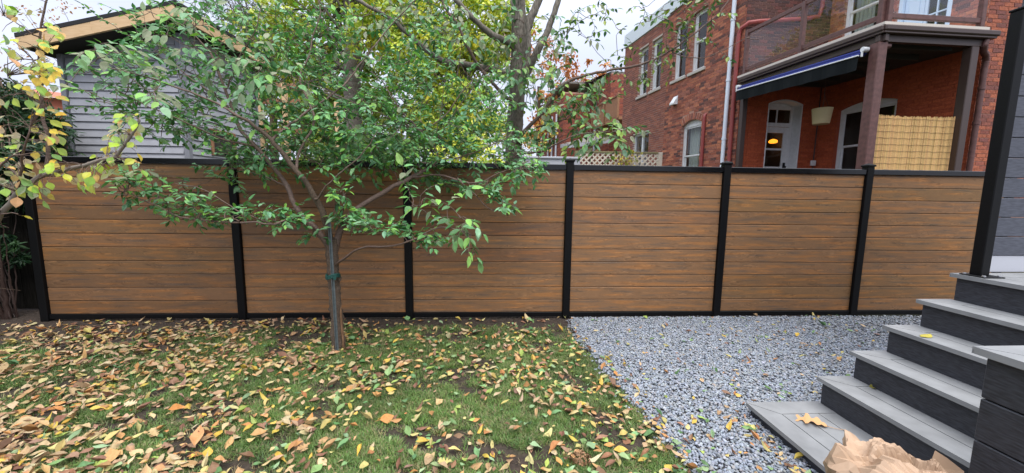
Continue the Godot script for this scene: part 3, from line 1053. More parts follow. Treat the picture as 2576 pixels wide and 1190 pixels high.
func build_french_door(w: Wall, h: Dictionary, hs: Node3D) -> void:
	var a: float = h.a; var b: float = h.b; var lo: float = h.lo; var hi: float = h.hi
	var fr := MB.new()
	wbox(fr, w, Vector3(a, lo, -0.2), Vector3(a + 0.07, hi, 0.01), 0.004)
	wbox(fr, w, Vector3(b - 0.07, lo, -0.2), Vector3(b, hi, 0.01), 0.004)
	var f := put(fr, "door_frame", M.bluewhite, hs)
	var m := a + 0.42
	var lf := MB.new()
	wbox(lf, w, Vector3(a + 0.075, lo + 0.01, -0.12), Vector3(m, hi, -0.07), 0.004)
	for y: float in [lo + 0.14, lo + 0.86]:
		wbox(lf, w, Vector3(a + 0.15, y, -0.069), Vector3(m - 0.08, y + 0.55, -0.055), 0.01)
	put(lf, "door_leaf", M.bluewhite, f)
	var gl := MB.new()
	wbox(gl, w, Vector3(m + 0.005, lo + 0.01, -0.12), Vector3(m + 0.06, hi, -0.075), 0.004)
	wbox(gl, w, Vector3(b - 0.125, lo + 0.01, -0.12), Vector3(b - 0.072, hi, -0.075), 0.004)
	var mm := (m + 0.06 + b - 0.125) * 0.5
	wbox(gl, w, Vector3(mm - 0.014, lo + 0.01, -0.115), Vector3(mm + 0.014, hi, -0.08), 0.003)
	for k in 7:
		var y := lo + 0.03 + k * 0.36
		wbox(gl, w, Vector3(m + 0.061, y, -0.114), Vector3(b - 0.126, y + 0.028, -0.081), 0.003)
	put(gl, "glazed_leaf", M.bluewhite, f)
	var g := MB.new()
	g.quad(wp(w, m + 0.05, lo, -0.098), wp(w, b - 0.11, lo, -0.098), wp(w, b - 0.11, hi, -0.098), wp(w, m + 0.05, hi, -0.098))
	put(g, "pane", M.glass, f)
	room(w, h, f, 0.285, 1.0, M.room)

func build_balcony(hs: Node3D, wb: Wall, wc: Wall, wd: Wall) -> void:
	var K := Vector3(6.9225, 0, -2.2922)
	var L := Vector3(6.373, 0, -5.489)
	var R := Vector3(9.0193, 0, -2.3636)
	var kl := (L - K).normalized()
	var kr := (R - K).normalized()
	var up := Vector3.UP
	var fl := MB.new()
	var back := wp(wb, 0.0, 0, 0.01)
	var cor := wp(wc, 0.0, 0, 0.0) + dA * 0.02
	var end := wd.t.origin
	fl.prism([Vector2(L.x, L.z), Vector2(back.x, back.z), Vector2(cor.x, cor.z), Vector2(end.x, end.z), Vector2(R.x, R.z), Vector2(K.x, K.z)], 4.552, 4.6)
	var bal := put(fl, "balcony", M.flash, hs)
	var bm := MB.new()
	# gutter and fascia boards along the two open sides
	for e: Array in [[K, K + kl * 3.2, -1.0], [K, R, 1.0]]:
		var p: Vector3 = e[0]; var q: Vector3 = e[1]
		var dir := (q - p).normalized()
		var inw := dir.cross(up) * (1.0 if e[2] < 0 else -1.0)
		inw = inw * (1.0 if inw.dot(Vector3(8.2, 0, -4.2) - p) > 0 else -1.0)
		var ext := dir * (0.2 if e[2] > 0 else 0.0)
		bm.bar(p + up * 4.495 + inw * 0.01, q + ext + up * 4.495 + inw * 0.01, 0.1, 0.1, 0.02)
		bm.bar(p + up * 4.425 + inw * 0.03, q + ext * 0.8 + up * 4.425 + inw * 0.03, 0.1, 0.036, 0.008)
		bm.bar(p + up * 4.345 + inw * 0.1, q + up * 4.345 + inw * 0.1, 0.08, 0.12, 0.006)
	put(bm, "gutter", M.darkbrown, bal)
	var ce := MB.new()
	ce.prism([Vector2(L.x + 0.12, L.z), Vector2(cor.x, cor.z), Vector2(end.x, end.z), Vector2(K.x + 0.1, K.z - 0.1)], 4.41, 4.55)
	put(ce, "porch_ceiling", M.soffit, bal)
	var jo := MB.new()
	for k in 6:
		var p := K + kl * (0.4 + k * 0.5) + kr * 0.15
		jo.bar(p + up * 4.36, p + kr * 1.8 + up * 4.36, 0.045, 0.1, 0.003)
	put(jo, "joists", M.soffit, bal)
	# the corner post, its capital and the wall post
	var cp := K + kl * 0.14 + kr * 0.1
	var ps := MB.new()
	ps.box(Transform3D(Basis(kr, up, kr.cross(up)), cp + up * 2.7), Vector3(0.18, 3.16, 0.18), 0.012)
	put(ps, "porch_post", M.brown, bal)
	var ca := MB.new()
	ca.box(Transform3D(Basis(kr, up, kr.cross(up)), cp + kr * 0.16 + up * 4.24), Vector3(0.14, 0.09, 0.1), 0.025)
	put(ca, "post_bracket", M.brown, bal)
	var wpst := MB.new()
	var wpp := R - kr * 0.14 + kl * 0.12
	wpst.box(Transform3D(Basis(kr, up, kr.cross(up)), wpp + up * 2.7), Vector3(0.15, 3.16, 0.15), 0.01)
	put(wpst, "porch_post", M.darkbrown, bal)
	var lp := MB.new()
	lp.box(Transform3D(Basis(kr, up, kr.cross(up)), L - kl * 0.12 + kr * 0.14 + up * 2.7), Vector3(0.13, 3.16, 0.13), 0.01)
	put(lp, "porch_post", M.darkbrown, bal)
	var pf := MB.new()
	pf.prism([Vector2(L.x + 0.1, L.z), Vector2(cor.x, cor.z), Vector2(end.x, end.z), Vector2(K.x + 0.1, K.z - 0.05)], 1.1, 1.26)
	put(pf, "porch_floor", M.brown, bal)
	# railing: posts, rails and clear panels
	var sides := [[K + kl * 0.06, K + kl * 3.02, [0.0, 0.5, 1.0]], [K + kr * 0.06, K + kr * 1.92, [0.0, 1.0]]]
	for sd: Array in sides:
		var a: Vector3 = sd[0] + (kr * 0.06 + kl * 0.06); var b: Vector3 = sd[1] + (kr * 0.06 + kl * 0.06)
		for t: float in sd[2]:
			var p := a.lerp(b, t)
			var m := MB.new()
			m.box(Transform3D(Basis(kr, up, kr.cross(up)), p + up * 5.14), Vector3(0.085, 1.08, 0.085), 0.006)
			put(m, "rail_post", M.brown, bal)
		for y: float in [4.72, 5.63]:
			var m := MB.new()
			m.bar(a + up * y, b + up * y, 0.06, 0.085, 0.006)
			put(m, "rail", M.brown, bal)
		var n := 2 if sd[2].size() == 3 else 1
		for k in n:
			var p := a.lerp(b, (k + 0.02) / n); var q := a.lerp(b, (k + 0.98) / n)
			var m := MB.new()
			m.quad(p + up * 4.76, q + up * 4.76, q + up * 5.59, p + up * 5.59)
			put(m, "clear_panel", M.glass, bal)
	# brown downpipe with a corrugated bend
	var t0 := R + kr * 0.04 + up * 4.42 + kl * 0.05
	var pts := PackedVector3Array()
	var rad := PackedFloat32Array()
	var path := [t0, t0 + Vector3(-0.02, -0.12, 0.0), t0 + Vector3(0.05, -0.2, -0.05), t0 + Vector3(0.2, -0.24, -0.12), t0 + Vector3(0.27, -0.32, -0.16), t0 + Vector3(0.28, -0.45, -0.17)]
	for i in path.size() - 1:
		for j in 6:
			pts.append((path[i] as Vector3).lerp(path[i + 1], j / 6.0)); rad.append(0.052 if j % 2 == 0 else 0.043)
	pts.append(path[5]); rad.append(0.045)
	var el := MB.new()
	el.tube(pts, rad, 12)
	put(el, "pipe_bend", M.brown, bal)
	var dn: Vector3 = path[5]
	drain(bal, PackedVector3Array([Vector3(dn.x, 0.2, dn.z), dn]), 0.045, M.brown, "downpipe", [Vector3(dn.x, 2.95, dn.z), Vector3(dn.x, 3.6, dn.z)])

	# the awning rolled up under the balcony edge
	var aw := thing("awning", "rolled-up blue and black awning under the brown balcony edge", "awning", K + kl * 1.7 + up * 4.0)
	var outw := kr * -0.13
	var p0 := K + kl * 3.08 + outw; var p1 := K + kl * 0.26 + outw
	var bl := MB.new()
	bl.quad(p0 + up * 4.2, p1 + up * 4.11, p1 + up * 4.24 - outw * 1.3, p0 + up * 4.33 - outw * 1.3)
	bl.bar(p0 + up * 4.25 - outw, p1 + up * 4.17 - outw, 0.13, 0.12, 0.03)
	put(bl, "awning_cloth", M.navy, aw)
	var fb := MB.new()
	fb.bar(p0 + up * 4.19, p1 + up * 4.1, 0.04, 0.024, 0.005)
	put(fb, "front_bar", M.white, aw)
	var va := MB.new()
	var n := 30
	for k in n:
		var a := p0.lerp(p1, float(k) / n) + outw * 0.12 * sin(k * 1.3); var b := p0.lerp(p1, float(k + 1) / n) + outw * 0.12 * sin((k + 1) * 1.3)
		var ya := lerpf(4.18, 4.09, float(k) / n); var yb := lerpf(4.18, 4.09, float(k + 1) / n)
		va.quad(a + up * (ya - 0.25), b + up * (yb - 0.25), p0.lerp(p1, float(k + 1) / n) + up * yb, p0.lerp(p1, float(k) / n) + up * ya)
	put(va, "valance", M.valance, aw)
	for e: Vector3 in [p0 + up * 4.3 + kl * 0.03, p1 + up * 4.2 - kl * 0.03]:
		var hb := MB.new()
		hb.tube(PackedVector3Array([e - outw, e - outw * 0.2]), PackedFloat32Array([0.045, 0.045]), 12)
		hb.bar(e - outw * 0.2, e - outw * 0.2 - up * 0.13, 0.025, 0.02)
		put(hb, "bracket", M.white, aw)

	# reed screen tied between the posts
	var rs := thing("reed_screen", "tan reed screen tied between the porch posts", "screen", K + kr * 1.0 + up * 1.5)
	var rb := MB.new()
	var s := 0.16
	while s < 1.9:
		var cc := rf(0.7, 1.12)
		rb.col = Color(0.62 * cc, 0.4 * cc * rf(0.92, 1.06), 0.16 * cc)
		var o := kr * s + kl * (0.16 + 0.01 * sin(s * 9.0) + rf(-0.003, 0.003))
		rb.tube(PackedVector3Array([K + o + up * 1.45, K + o + kr * rf(-0.004, 0.004) + up * (3.03 + rf(-0.015, 0.02) - 0.02 * sin(s * 1.6))]), PackedFloat32Array([0.0062, 0.0052]), 5, false)
		s += 0.0098
	kind(put(rb, "reeds", M.reed, rs), "stuff")
	for k in 13:
		var wr := MB.new()
		var pts2 := PackedVector3Array(); var rad2 := PackedFloat32Array()
		for j in 24:
			pts2.append(K + kr * (0.15 + j * 0.0757) + kl * (0.148 + 0.01 * sin((0.15 + j * 0.0757) * 9.0)) + up * (1.55 + k * 0.118 + 0.006 * sin(j * 1.9 + k)))
			rad2.append(0.0026)
		wr.tube(pts2, rad2, 4, false)
		put(wr, "binding_wire", M.darkbrown, rs)
	# a paper lamp shade hung from the porch ceiling
	var lc := Vector3(7.64, 3.18, -4.2)
	var ls := thing("hanging_lamp_shade", "unlit beige tapered lamp shade hanging in the porch", "lamp", lc)
	var sh := MB.new()
	sh.tube(PackedVector3Array([lc, lc + up * 0.35]), PackedFloat32Array([0.16, 0.2]), 28, false)
	sh.tube(PackedVector3Array([lc + up * 0.002, lc + up * 0.348]), PackedFloat32Array([0.156, 0.196]), 28, true)
	put(sh, "lamp_shade", M.shade_cloth, ls)
	var co := MB.new()
	co.tube(PackedVector3Array([lc + up * 0.34, lc + up * 0.6 + kr * 0.02, lc + up * 1.2]), PackedFloat32Array([0.006, 0.005, 0.005]), 6)
	co.tube(PackedVector3Array([lc + up * 0.34 + kr * 0.17, lc + up * 0.5 + kr * 0.1, lc + up * 0.7]), PackedFloat32Array([0.004, 0.004, 0.004]), 5)
	put(co, "cord", M.darkbrown, ls)

# =====================================================================================
# the middle house (paler mortar) and the far house
# =====================================================================================
func build_house_middle() -> void:
	var o := A0 - dA * 6.22
	var hs := thing("brick_house", "middle brick house with pale mortar joints beyond the lattice screen", "house", o + Vector3(1.5, 0, 1.5))
	var w := wall_at(o, dA, 2.97, 1.7, 7.5)
	var e := 6.22
	var h1 := hole(w, e - 5.1, e - 4.48, 5.29, 7.05)
	var h2 := hole(w, e - 4.25, e - 3.63, 5.29, 7.05)
	var h3 := hole(w, e - 5.28, e - 4.15, 2.5, 3.86)
	wall_body(w, hs, M.mortar_pale)
	var br := []
	lay_bricks(w, br, [Color(0.34, 0.125, 0.085), Color(0.29, 0.105, 0.075), Color(0.39, 0.15, 0.1), Color(0.24, 0.095, 0.074), Color(0.31, 0.112, 0.075)])
	set_bricks(br, hs)
	sash_window(w, h1, hs)
	sash_window(w, h2, hs)
	# low casement with a mullion
	var fr := MB.new()
	for x: Array in [[h3.a, h3.a + 0.07], [(h3.a + h3.b) * 0.5 - 0.04, (h3.a + h3.b) * 0.5 + 0.04], [h3.b - 0.07, h3.b]]:
		wbox(fr, w, Vector3(x[0], h3.lo, -0.16), Vector3(x[1], h3.hi, -0.08), 0.004)
	for y: Array in [[h3.lo, h3.lo + 0.07], [h3.hi - 0.07, h3.hi]]:
		wbox(fr, w, Vector3(h3.a + 0.071, y[0], -0.155), Vector3(h3.b - 0.071, y[1], -0.085), 0.004)
	var win := put(fr, "window", M.white, hs)
	for x: Array in [[h3.a + 0.07, (h3.a + h3.b) * 0.5 - 0.04], [(h3.a + h3.b) * 0.5 + 0.04, h3.b - 0.07]]:
		var g := MB.new()
		g.quad(wp(w, x[0], h3.lo + 0.06, -0.12), wp(w, x[1], h3.lo + 0.06, -0.12), wp(w, x[1], h3.hi - 0.06, -0.12), wp(w, x[0], h3.hi - 0.06, -0.12))
		put(g, "pane", M.glass, win)
	room(w, h3, win, 0.285, 0.9, M.room)
	var cop := MB.new()
	wbox(cop, w, Vector3(-0.04, 7.51, -0.3), Vector3(2.975, 8.03, 0.05), 0.01)
	put(cop, "parapet", M.coping, hs)
	var bk := MB.new()
	bk.bar(o + Vector3(0.1, 3.75, 0.05), o + Vector3(7, 3.75, -0.4), 0.2, 7.5)
	put(bk, "side_wall", M.mortar_pale, hs)
	var rf_ := MB.new()
	var q := o + dA * 2.96
	rf_.prism([Vector2(o.x + 0.1, o.z), Vector2(q.x + 0.1, q.z), Vector2(q.x + 7, q.z - 0.4), Vector2(o.x + 7, o.z - 0.4)], 7.4, 7.5)
	put(rf_, "roof", M.greyroof, hs)

func build_house_far() -> void:
	var c3 := Vector3(6.29, 0, -16.0)
	var p3 := Vector3(5.94, 0, -18.12)
	var a3 := Vector3(4.13, 0, -18.02)
	var hs := thing("brick_house", "far dark brick house with white downpipes and a wooden balcony", "house", Vector3(6, 0, -18))
	var br := []
	var tones := [Color(0.33, 0.086, 0.05), Color(0.28, 0.074, 0.046), Color(0.38, 0.105, 0.06), Color(0.2, 0.062, 0.05)]
	var wc := wall_at(c3, dP, 2.4, 2.0, 7.9)
	var wb := wall_at(p3, (c3 - p3).normalized(), c3.distance_to(p3), 2.0, 7.9)
	var wp_ := wall_at(a3, (p3 - a3).normalized(), a3.distance_to(p3), 2.0, 7.4)
	var a4 := a3 - dA * 4.3
	var wa := wall_at(a4, dA, 4.3, 2.0, 7.3)
	var hw := hole(wb, 0.75, 1.35, 5.2, 6.6)
	for w: Wall in [wc, wb, wp_, wa]:
		wall_body(w, hs, M.mortar)
		lay_bricks(w, br, tones)
	set_bricks(br, hs)
	sash_window(wb, hw, hs)
	var rf_ := MB.new()
	rf_.prism([Vector2(a4.x, a4.z), Vector2(a3.x, a3.z), Vector2(p3.x, p3.z), Vector2(c3.x, c3.z), Vector2(c3.x + 8, c3.z - 0.4), Vector2(a4.x + 9, a4.z - 0.4)], 7.9, 8.0)
	put(rf_, "roof", M.greyroof, hs)
	for s: float in [1.7, 2.5, 3.3]:
		var q := wp(wa, s, 0, 0.07)
		drain(hs, PackedVector3Array([q + Vector3(0, 1, 0), q + Vector3(0, 6.35, 0)]), 0.055, M.whitepipe)
	var q2 := wp(wb, 0.45, 0, 0.08)
	drain(hs, PackedVector3Array([q2 + Vector3(0, 4.0, 0), q2 + Vector3(0, 6.75, 0)]), 0.06, M.whitepipe)
	# wooden balcony in front of the recess: upright boards between posts
	var x := Vector3(6.06, 0, -17.3); var y := Vector3(6.52, 0, -14.3)
	var off := Vector3(-0.35, 0, 0)
	x += off; y += off
	var fl := MB.new()
	fl.bar((x + y) * 0.5 + Vector3(0.6, 5.25, 0) - (y - x) * 0.5, (x + y) * 0.5 + Vector3(0.6, 5.25, 0) + (y - x) * 0.5, 1.2, 0.16)
	var bal := put(fl, "wooden_balcony", M.cedar, hs)
	var n := 22
	for k in n:
		var m := MB.new()
		var p := x.lerp(y, (k + 0.5) / n)
		m.bar(p + Vector3(0, 5.32, 0) - dA * 0.064, p + Vector3(0, 5.32, 0) + dA * 0.064, 0.02, 0.001)
		m = MB.new()
		m.box(Transform3D(Basis(dA, Vector3.UP, dA.cross(Vector3.UP)), p + Vector3(0, 5.83, 0)), Vector3(0.128, 0.96, 0.022), 0.003)
		put(m, "board", M.cedar, bal)
	for t: float in [0.0, 0.5, 1.0]:
		var m := MB.new()
		m.box(Transform3D(Basis(dA, Vector3.UP, dA.cross(Vector3.UP)), x.lerp(y, t) + Vector3(-0.03, 5.85, 0)), Vector3(0.1, 1.2, 0.1), 0.006)
		put(m, "post", M.cedar, bal)
	var tp := MB.new()
	tp.bar(x + Vector3(0, 6.33, 0), y + Vector3(0, 6.33, 0), 0.12, 0.04)
	put(tp, "hand_rail", M.cedar, bal)
	# low porch roof below it
	var pr := thing("porch_roof", "small dark shingled porch roof with white eaves beyond the lattice screen", "roof", Vector3(4.7, 2.2, -14.8))
	var sl := MB.new()
	var e0 := Vector3(3.75, 3.95, -14.4); var e1 := Vector3(5.75, 4.2, -14.1); var r0 := Vector3(3.75, 4.2, -16.4); var r1 := Vector3(5.7, 4.75, -16.2)
	sl.quad(e0, e1, r1, r0)
	sl.quad(r0 - Vector3(0, 0.08, 0), r1 - Vector3(0, 0.08, 0), e1 - Vector3(0, 0.08, 0), e0 - Vector3(0, 0.08, 0))
	sl.quad(e0, r0, r0 - Vector3(0, 0.08, 0), e0 - Vector3(0, 0.08, 0))
	put(sl, "shingles", M.greyroof, pr)
	var fa := MB.new()
	fa.bar(e0 + Vector3(0, -0.1, 0.02), e1 + Vector3(0, -0.1, 0.02), 0.04, 0.18)
	fa.bar(e0 + Vector3(-0.02, -0.1, 0.0), r0 + Vector3(-0.02, -0.1, 0), 0.04, 0.18)
	put(fa, "eaves_board", M.palegrey, pr)
	for p: Vector3 in [e0 + Vector3(0.5, -0.1, -0.2), e1 + Vector3(-0.6, -0.1, -0.2)]:
		var m := MB.new()
		m.span(Vector3(p.x - 0.06, 0.0, p.z - 0.06), Vector3(p.x + 0.06, p.y, p.z + 0.06))
		put(m, "post", M.cedar, pr)

# =====================================================================================
# the shed and other things beyond the fence
# =====================================================================================
func build_shed() -> void:
	var x0 := -5.88; var x1 := -4.33; var z0 := -1.3; var z1 := -2.9
	var sh := thing("garden_shed", "grey vinyl-sided shed with a pine-edged black roof beyond the fence", "shed", Vector3(-5.1, 0, -2.1))
	var core := MB.new()
	core.span(Vector3(x0 + 0.012, 0, z1 + 0.01), Vector3(x1 - 0.012, 3.42, z0 - 0.012))
	put(core, "wall", M.trim, sh)
	# each siding course is a board: a sloped face with a lip
	var y := 0.1
	while y < 3.6:
		for side in 2:
			var mb := MB.new()
			var dd := 0.21
			for k in 2:
				var ya := y + k * dd * 0.5; var yb := ya + dd * 0.5
				var o0 := 0.022; var o1 := 0.004
				if side == 0:
					var top := 3.27 + (3.72 - 3.27) * 1.0
					if yb > top: continue
					# under the sloping rake the board is cut short on the left
					var xa := x0 + 0.05
					if yb > 3.25: xa = lerpf(x0 + 0.05, x1 - 0.05, (yb - 3.25) / 0.42)
					if xa > x1 - 0.1: continue
					mb.quad(Vector3(xa, ya + 0.006, z0 + o0), Vector3(x1 - 0.05, ya + 0.006, z0 + o0), Vector3(x1 - 0.05, yb, z0 + o1), Vector3(xa, yb, z0 + o1))
					mb.quad(Vector3(xa, ya, z0 + o1), Vector3(x1 - 0.05, ya, z0 + o1), Vector3(x1 - 0.05, ya + 0.006, z0 + o0), Vector3(xa, ya + 0.006, z0 + o0))
				else:
					mb.quad(Vector3(x1 + o0, ya + 0.006, z0 - 0.05), Vector3(x1 + o0, ya + 0.006, z1 + 0.05), Vector3(x1 + o1, yb, z1 + 0.05), Vector3(x1 + o1, yb, z0 - 0.05))
					mb.quad(Vector3(x1 + o1, ya, z0 - 0.05), Vector3(x1 + o1, ya, z1 + 0.05), Vector3(x1 + o0, ya + 0.006, z1 + 0.05), Vector3(x1 + o0, ya + 0.006, z0 - 0.05))
			if mb.v.size() > 0: put(mb, "siding_board", M.vinyl, sh)
		y += 0.21
	for p: Vector3 in [Vector3(x0, 0, z0), Vector3(x1, 0, z0), Vector3(x1, 0, z1)]:
		var mb := MB.new()
		mb.span(Vector3(p.x - 0.035, 0, p.z - 0.035), Vector3(p.x + 0.035, 3.3 if p.x < -5 else 3.62, p.z + 0.035), 0.004)
		put(mb, "corner_trim", M.trim, sh)
	# a single-pitch roof that falls to the left, with overhangs
	var zr := -0.95; var zb := -3.1
	var xl := -6.05; var xr := -4.06
	var yl := 3.43; var yr := 3.90
	var rf_ := MB.new()
	rf_.quad(Vector3(xl, yl, zr), Vector3(xr, yr, zr), Vector3(xr, yr, zb), Vector3(xl, yl, zb))
	rf_.quad(Vector3(xl, yl - 0.05, zb), Vector3(xr, yr - 0.05, zb), Vector3(xr, yr - 0.05, zr), Vector3(xl, yl - 0.05, zr))
	rf_.quad(Vector3(xl, yl - 0.05, zr), Vector3(xr, yr - 0.05, zr), Vector3(xr, yr, zr), Vector3(xl, yl, zr))
	rf_.quad(Vector3(xr, yr - 0.05, zr), Vector3(xr, yr - 0.05, zb), Vector3(xr, yr, zb), Vector3(xr, yr, zr))
	rf_.quad(Vector3(xl, yl - 0.05, zb), Vector3(xl, yl - 0.05, zr), Vector3(xl, yl, zr), Vector3(xl, yl, zb))
	put(rf_, "roof", M.shingle, sh)
	var so := MB.new()
	so.quad(Vector3(xl + 0.02, yl - 0.17, zb), Vector3(xr - 0.03, yr - 0.17, zb), Vector3(xr - 0.03, yr - 0.17, zr - 0.03), Vector3(xl + 0.02, yl - 0.17, zr - 0.03))
	put(so, "soffit", M.soffit, sh)
	var f1 := MB.new()
	f1.bar(Vector3(xl + 0.01, yl - 0.125, zr - 0.02), Vector3(-5.12, 3.525, zr - 0.02), 0.03, 0.145, 0.003)
	put(f1, "fascia_board", M.pine, sh)
	var f2 := MB.new()
	f2.bar(Vector3(-5.118, 3.525, zr - 0.018), Vector3(xr - 0.02, yr - 0.125, zr - 0.018), 0.03, 0.145, 0.003)
	put(f2, "fascia_board", M.pine, sh)
	var f3 := MB.new()
	f3.bar(Vector3(xr - 0.02, yr - 0.13, zr - 0.04), Vector3(xr - 0.02, yr - 0.13, zb), 0.03, 0.14, 0.003)
	put(f3, "fascia_board", M.pine, sh)
	var lt := MB.new()
	lt.box(Transform3D(Basis(), Vector3(-4.62, 3.3, z0 + 0.04)), Vector3(0.05, 0.06, 0.06), 0.012)
	put(lt, "wall_light", M.black, sh)
	# small window with a brown frame on the right side
	var wn := MB.new()
	for e: Array in [[-1.75, -1.71, 2.02, 2.42], [-2.25, -2.21, 2.02, 2.42]]:
		wn.span(Vector3(x1 + 0.02, e[2], e[1]), Vector3(x1 + 0.05, e[3], e[0]), 0.004)
	wn.span(Vector3(x1 + 0.02, 2.38, -2.21), Vector3(x1 + 0.05, 2.42, -1.75), 0.004)
	var win := put(wn, "window", M.cedar, sh)
	var g := MB.new()
	g.span(Vector3(x1 + 0.021, 2.02, -2.2), Vector3(x1 + 0.028, 2.38, -1.76))
	put(g, "pane", M.soffit, win)

func build_background_bits() -> void:
	# timber frame right of the shed
	var tf := thing("timber_frame", "bare timber post frame standing right of the grey shed", "frame", Vector3(-4.2, 0, -4.2))
	for p: Vector3 in [Vector3(-4.37, 0, -4.0), Vector3(-4.9, 0, -4.0), Vector3(-3.95, 0, -5.6)]:
		var mb := MB.new()
		mb.span(p - Vector3(0.045, 0, 0.045), p + Vector3(0.045, 3.72, 0.045), 0.004)
		put(mb, "post", M.pine, tf)
	for e: Array in [[Vector3(-5.1, 3.36, -4.07), Vector3(-4.1, 3.36, -4.07)], [Vector3(-5.1, 2.75, -4.07), Vector3(-4.1, 2.75, -4.07)], [Vector3(-5.1, 3.68, -4.07), Vector3(-4.1, 3.68, -4.07)]]:
		var mb := MB.new()
		mb.bar(e[0], e[1], 0.04, 0.11, 0.003)
		put(mb, "beam", M.cedar, tf)
	# lattice screen across the neighbouring yards
	var ls := thing("lattice_screen", "weathered diagonal wooden lattice screen beyond the black fence rail", "screen", Vector3(4.4, 0, -8.75))
	var xa := 2.95; var xb := 5.88; var y0 := 2.1; var y1 := 2.93
	for x: float in [xa - 0.02, xb + 0.02]:
		var mb := MB.new()
		mb.span(Vector3(x - 0.07, 0, -8.82), Vector3(x + 0.07, 2.98, -8.68), 0.006)
		put(mb, "post", M.mossy if x < 4 else M.lattice, ls)
	var tb := MB.new()
	tb.span(Vector3(xa + 0.06, y1, -8.79), Vector3(xb - 0.06, y1 + 0.06, -8.71), 0.005)
	put(tb, "top_rail", M.mossy, ls)
	for dir: float in [1.0, -1.0]:
		var c := xa - 1.0
		while c < xb + 1.0:
			# the slat x = c + dir * (y - y0), kept inside the frame
			var ta := y0; var te := y1
			var lo := xa + 0.06; var hi := xb - 0.06
			if dir > 0:
				ta = maxf(ta, y0 + lo - c); te = minf(te, y0 + hi - c)
			else:
				ta = maxf(ta, y0 + c - hi); te = minf(te, y0 + c - lo)
			if te - ta > 0.06:
				var mb := MB.new()
				var zz := -8.745 + 0.008 * dir
				mb.bar(Vector3(c + dir * (ta - y0), ta, zz), Vector3(c + dir * (te - y0), te, zz), 0.01, 0.05)
				put(mb, "slat", M.lattice, ls)
			c += 0.19
	# horizontal boards behind the lattice at its left end, and a creeper
	var cr := thing("yellow_creeper", "yellowing creeper hanging over the middle of the lattice screen", "plant", Vector3(4.55, 2.1, -8.65))
	var ts := []; var cs := []
	for i in 170:
		var p := Vector3(4.6 + rng.randfn() * 0.26, 2.66 + rng.randfn() * 0.2, -8.62 + rf(-0.03, 0.1))
		ts.append(leaf_t(p - Vector3(4.55, 2.1, -8.65), Vector3(rf(-1, 1), rf(-1, 0.3), rf(0, 1)), rf(0.07, 0.13)))
		cs.append(leaf_col([Color(0.42, 0.34, 0.03), Color(0.25, 0.27, 0.04), Color(0.5, 0.4, 0.06)]))
	var cm := many(leaf_mesh, M.leaf, ts, cs, "foliage", cr)
	cm.position = Vector3.ZERO
	var st := MB.new()
	st.tube(PackedVector3Array([Vector3(4.5, 1.6, -8.66), Vector3(4.58, 2.3, -8.66), Vector3(4.4, 2.8, -8.65), Vector3(4.7, 3.0, -8.62)]), PackedFloat32Array([0.02, 0.014, 0.01, 0.005]), 6)
	put(st, "stem", M.bark, cr)
	# a low pale wall with a coping
	var lw := MB.new()
	lw.span(Vector3(0.6, 0, -7.65), Vector3(2.75, 2.585, -7.45))
	lw.span(Vector3(0.55, 2.586, -7.7), Vector3(2.8, 2.65, -7.4), 0.01)
	tag(put(lw, "low_wall", M.palegrey), "low pale rendered wall with a coping, left of the lattice screen", "wall")
	# rose-coloured house far on the left
	var rh := thing("rose_house", "rose-coloured rendered house with a low roof far behind the yellow leaves", "house", Vector3(-19, 0, -14))
	var b := MB.new()
	b.span(Vector3(-26, 0, -18), Vector3(-16.9, 4.9, -12))
	put(b, "wall", M.rose, rh)
	var r := MB.new()
	r.quad(Vector3(-26.3, 5.9, -11.7), Vector3(-16.6, 4.95, -11.7), Vector3(-16.6, 5.6, -15), Vector3(-26.3, 6.5, -15))
	r.quad(Vector3(-26, 4.9, -12.0), Vector3(-16.9, 4.9, -12.0), Vector3(-16.9, 5.0, -11.99), Vector3(-26, 5.9, -11.99))
	put(r, "roof", M.rose, rh)
	var gt := MB.new()
	gt.bar(Vector3(-18.3, 4.7, -11.9), Vector3(-16.8, 4.45, -11.9), 0.08, 0.08)
	put(gt, "gutter", M.white, rh)
	# red-brown board fence between shed and cedar
	var rf_ := thing("red_fence", "low red-brown board fence left of the grey shed", "fence", Vector3(-6.5, 0, -1.6))
	for k in 9:
		var m := MB.new()
		m.span(Vector3(-7.1 + k * 0.125, 0, -1.62), Vector3(-7.1 + k * 0.125 + 0.118, 2.2 + rf(-0.02, 0.02), -1.6), 0.003)
		put(m, "board", M.redpipe, rf_)

# =====================================================================================
# deck stairs, block, post and wall on the right
# =====================================================================================
const SX := 1.735
const SY := 0.098
const RISE := 0.18
const RUN := 0.2146
const PLAT := 0.4826
const SZ := 2.034
const SB := 3.2

func board(parent: Node3D, poly: Array, y: float, th := 0.026) -> void:
	var mb := MB.new()
	mb.prism(poly, y - th, y)
	put(mb, "tread_board", M.tread, parent)

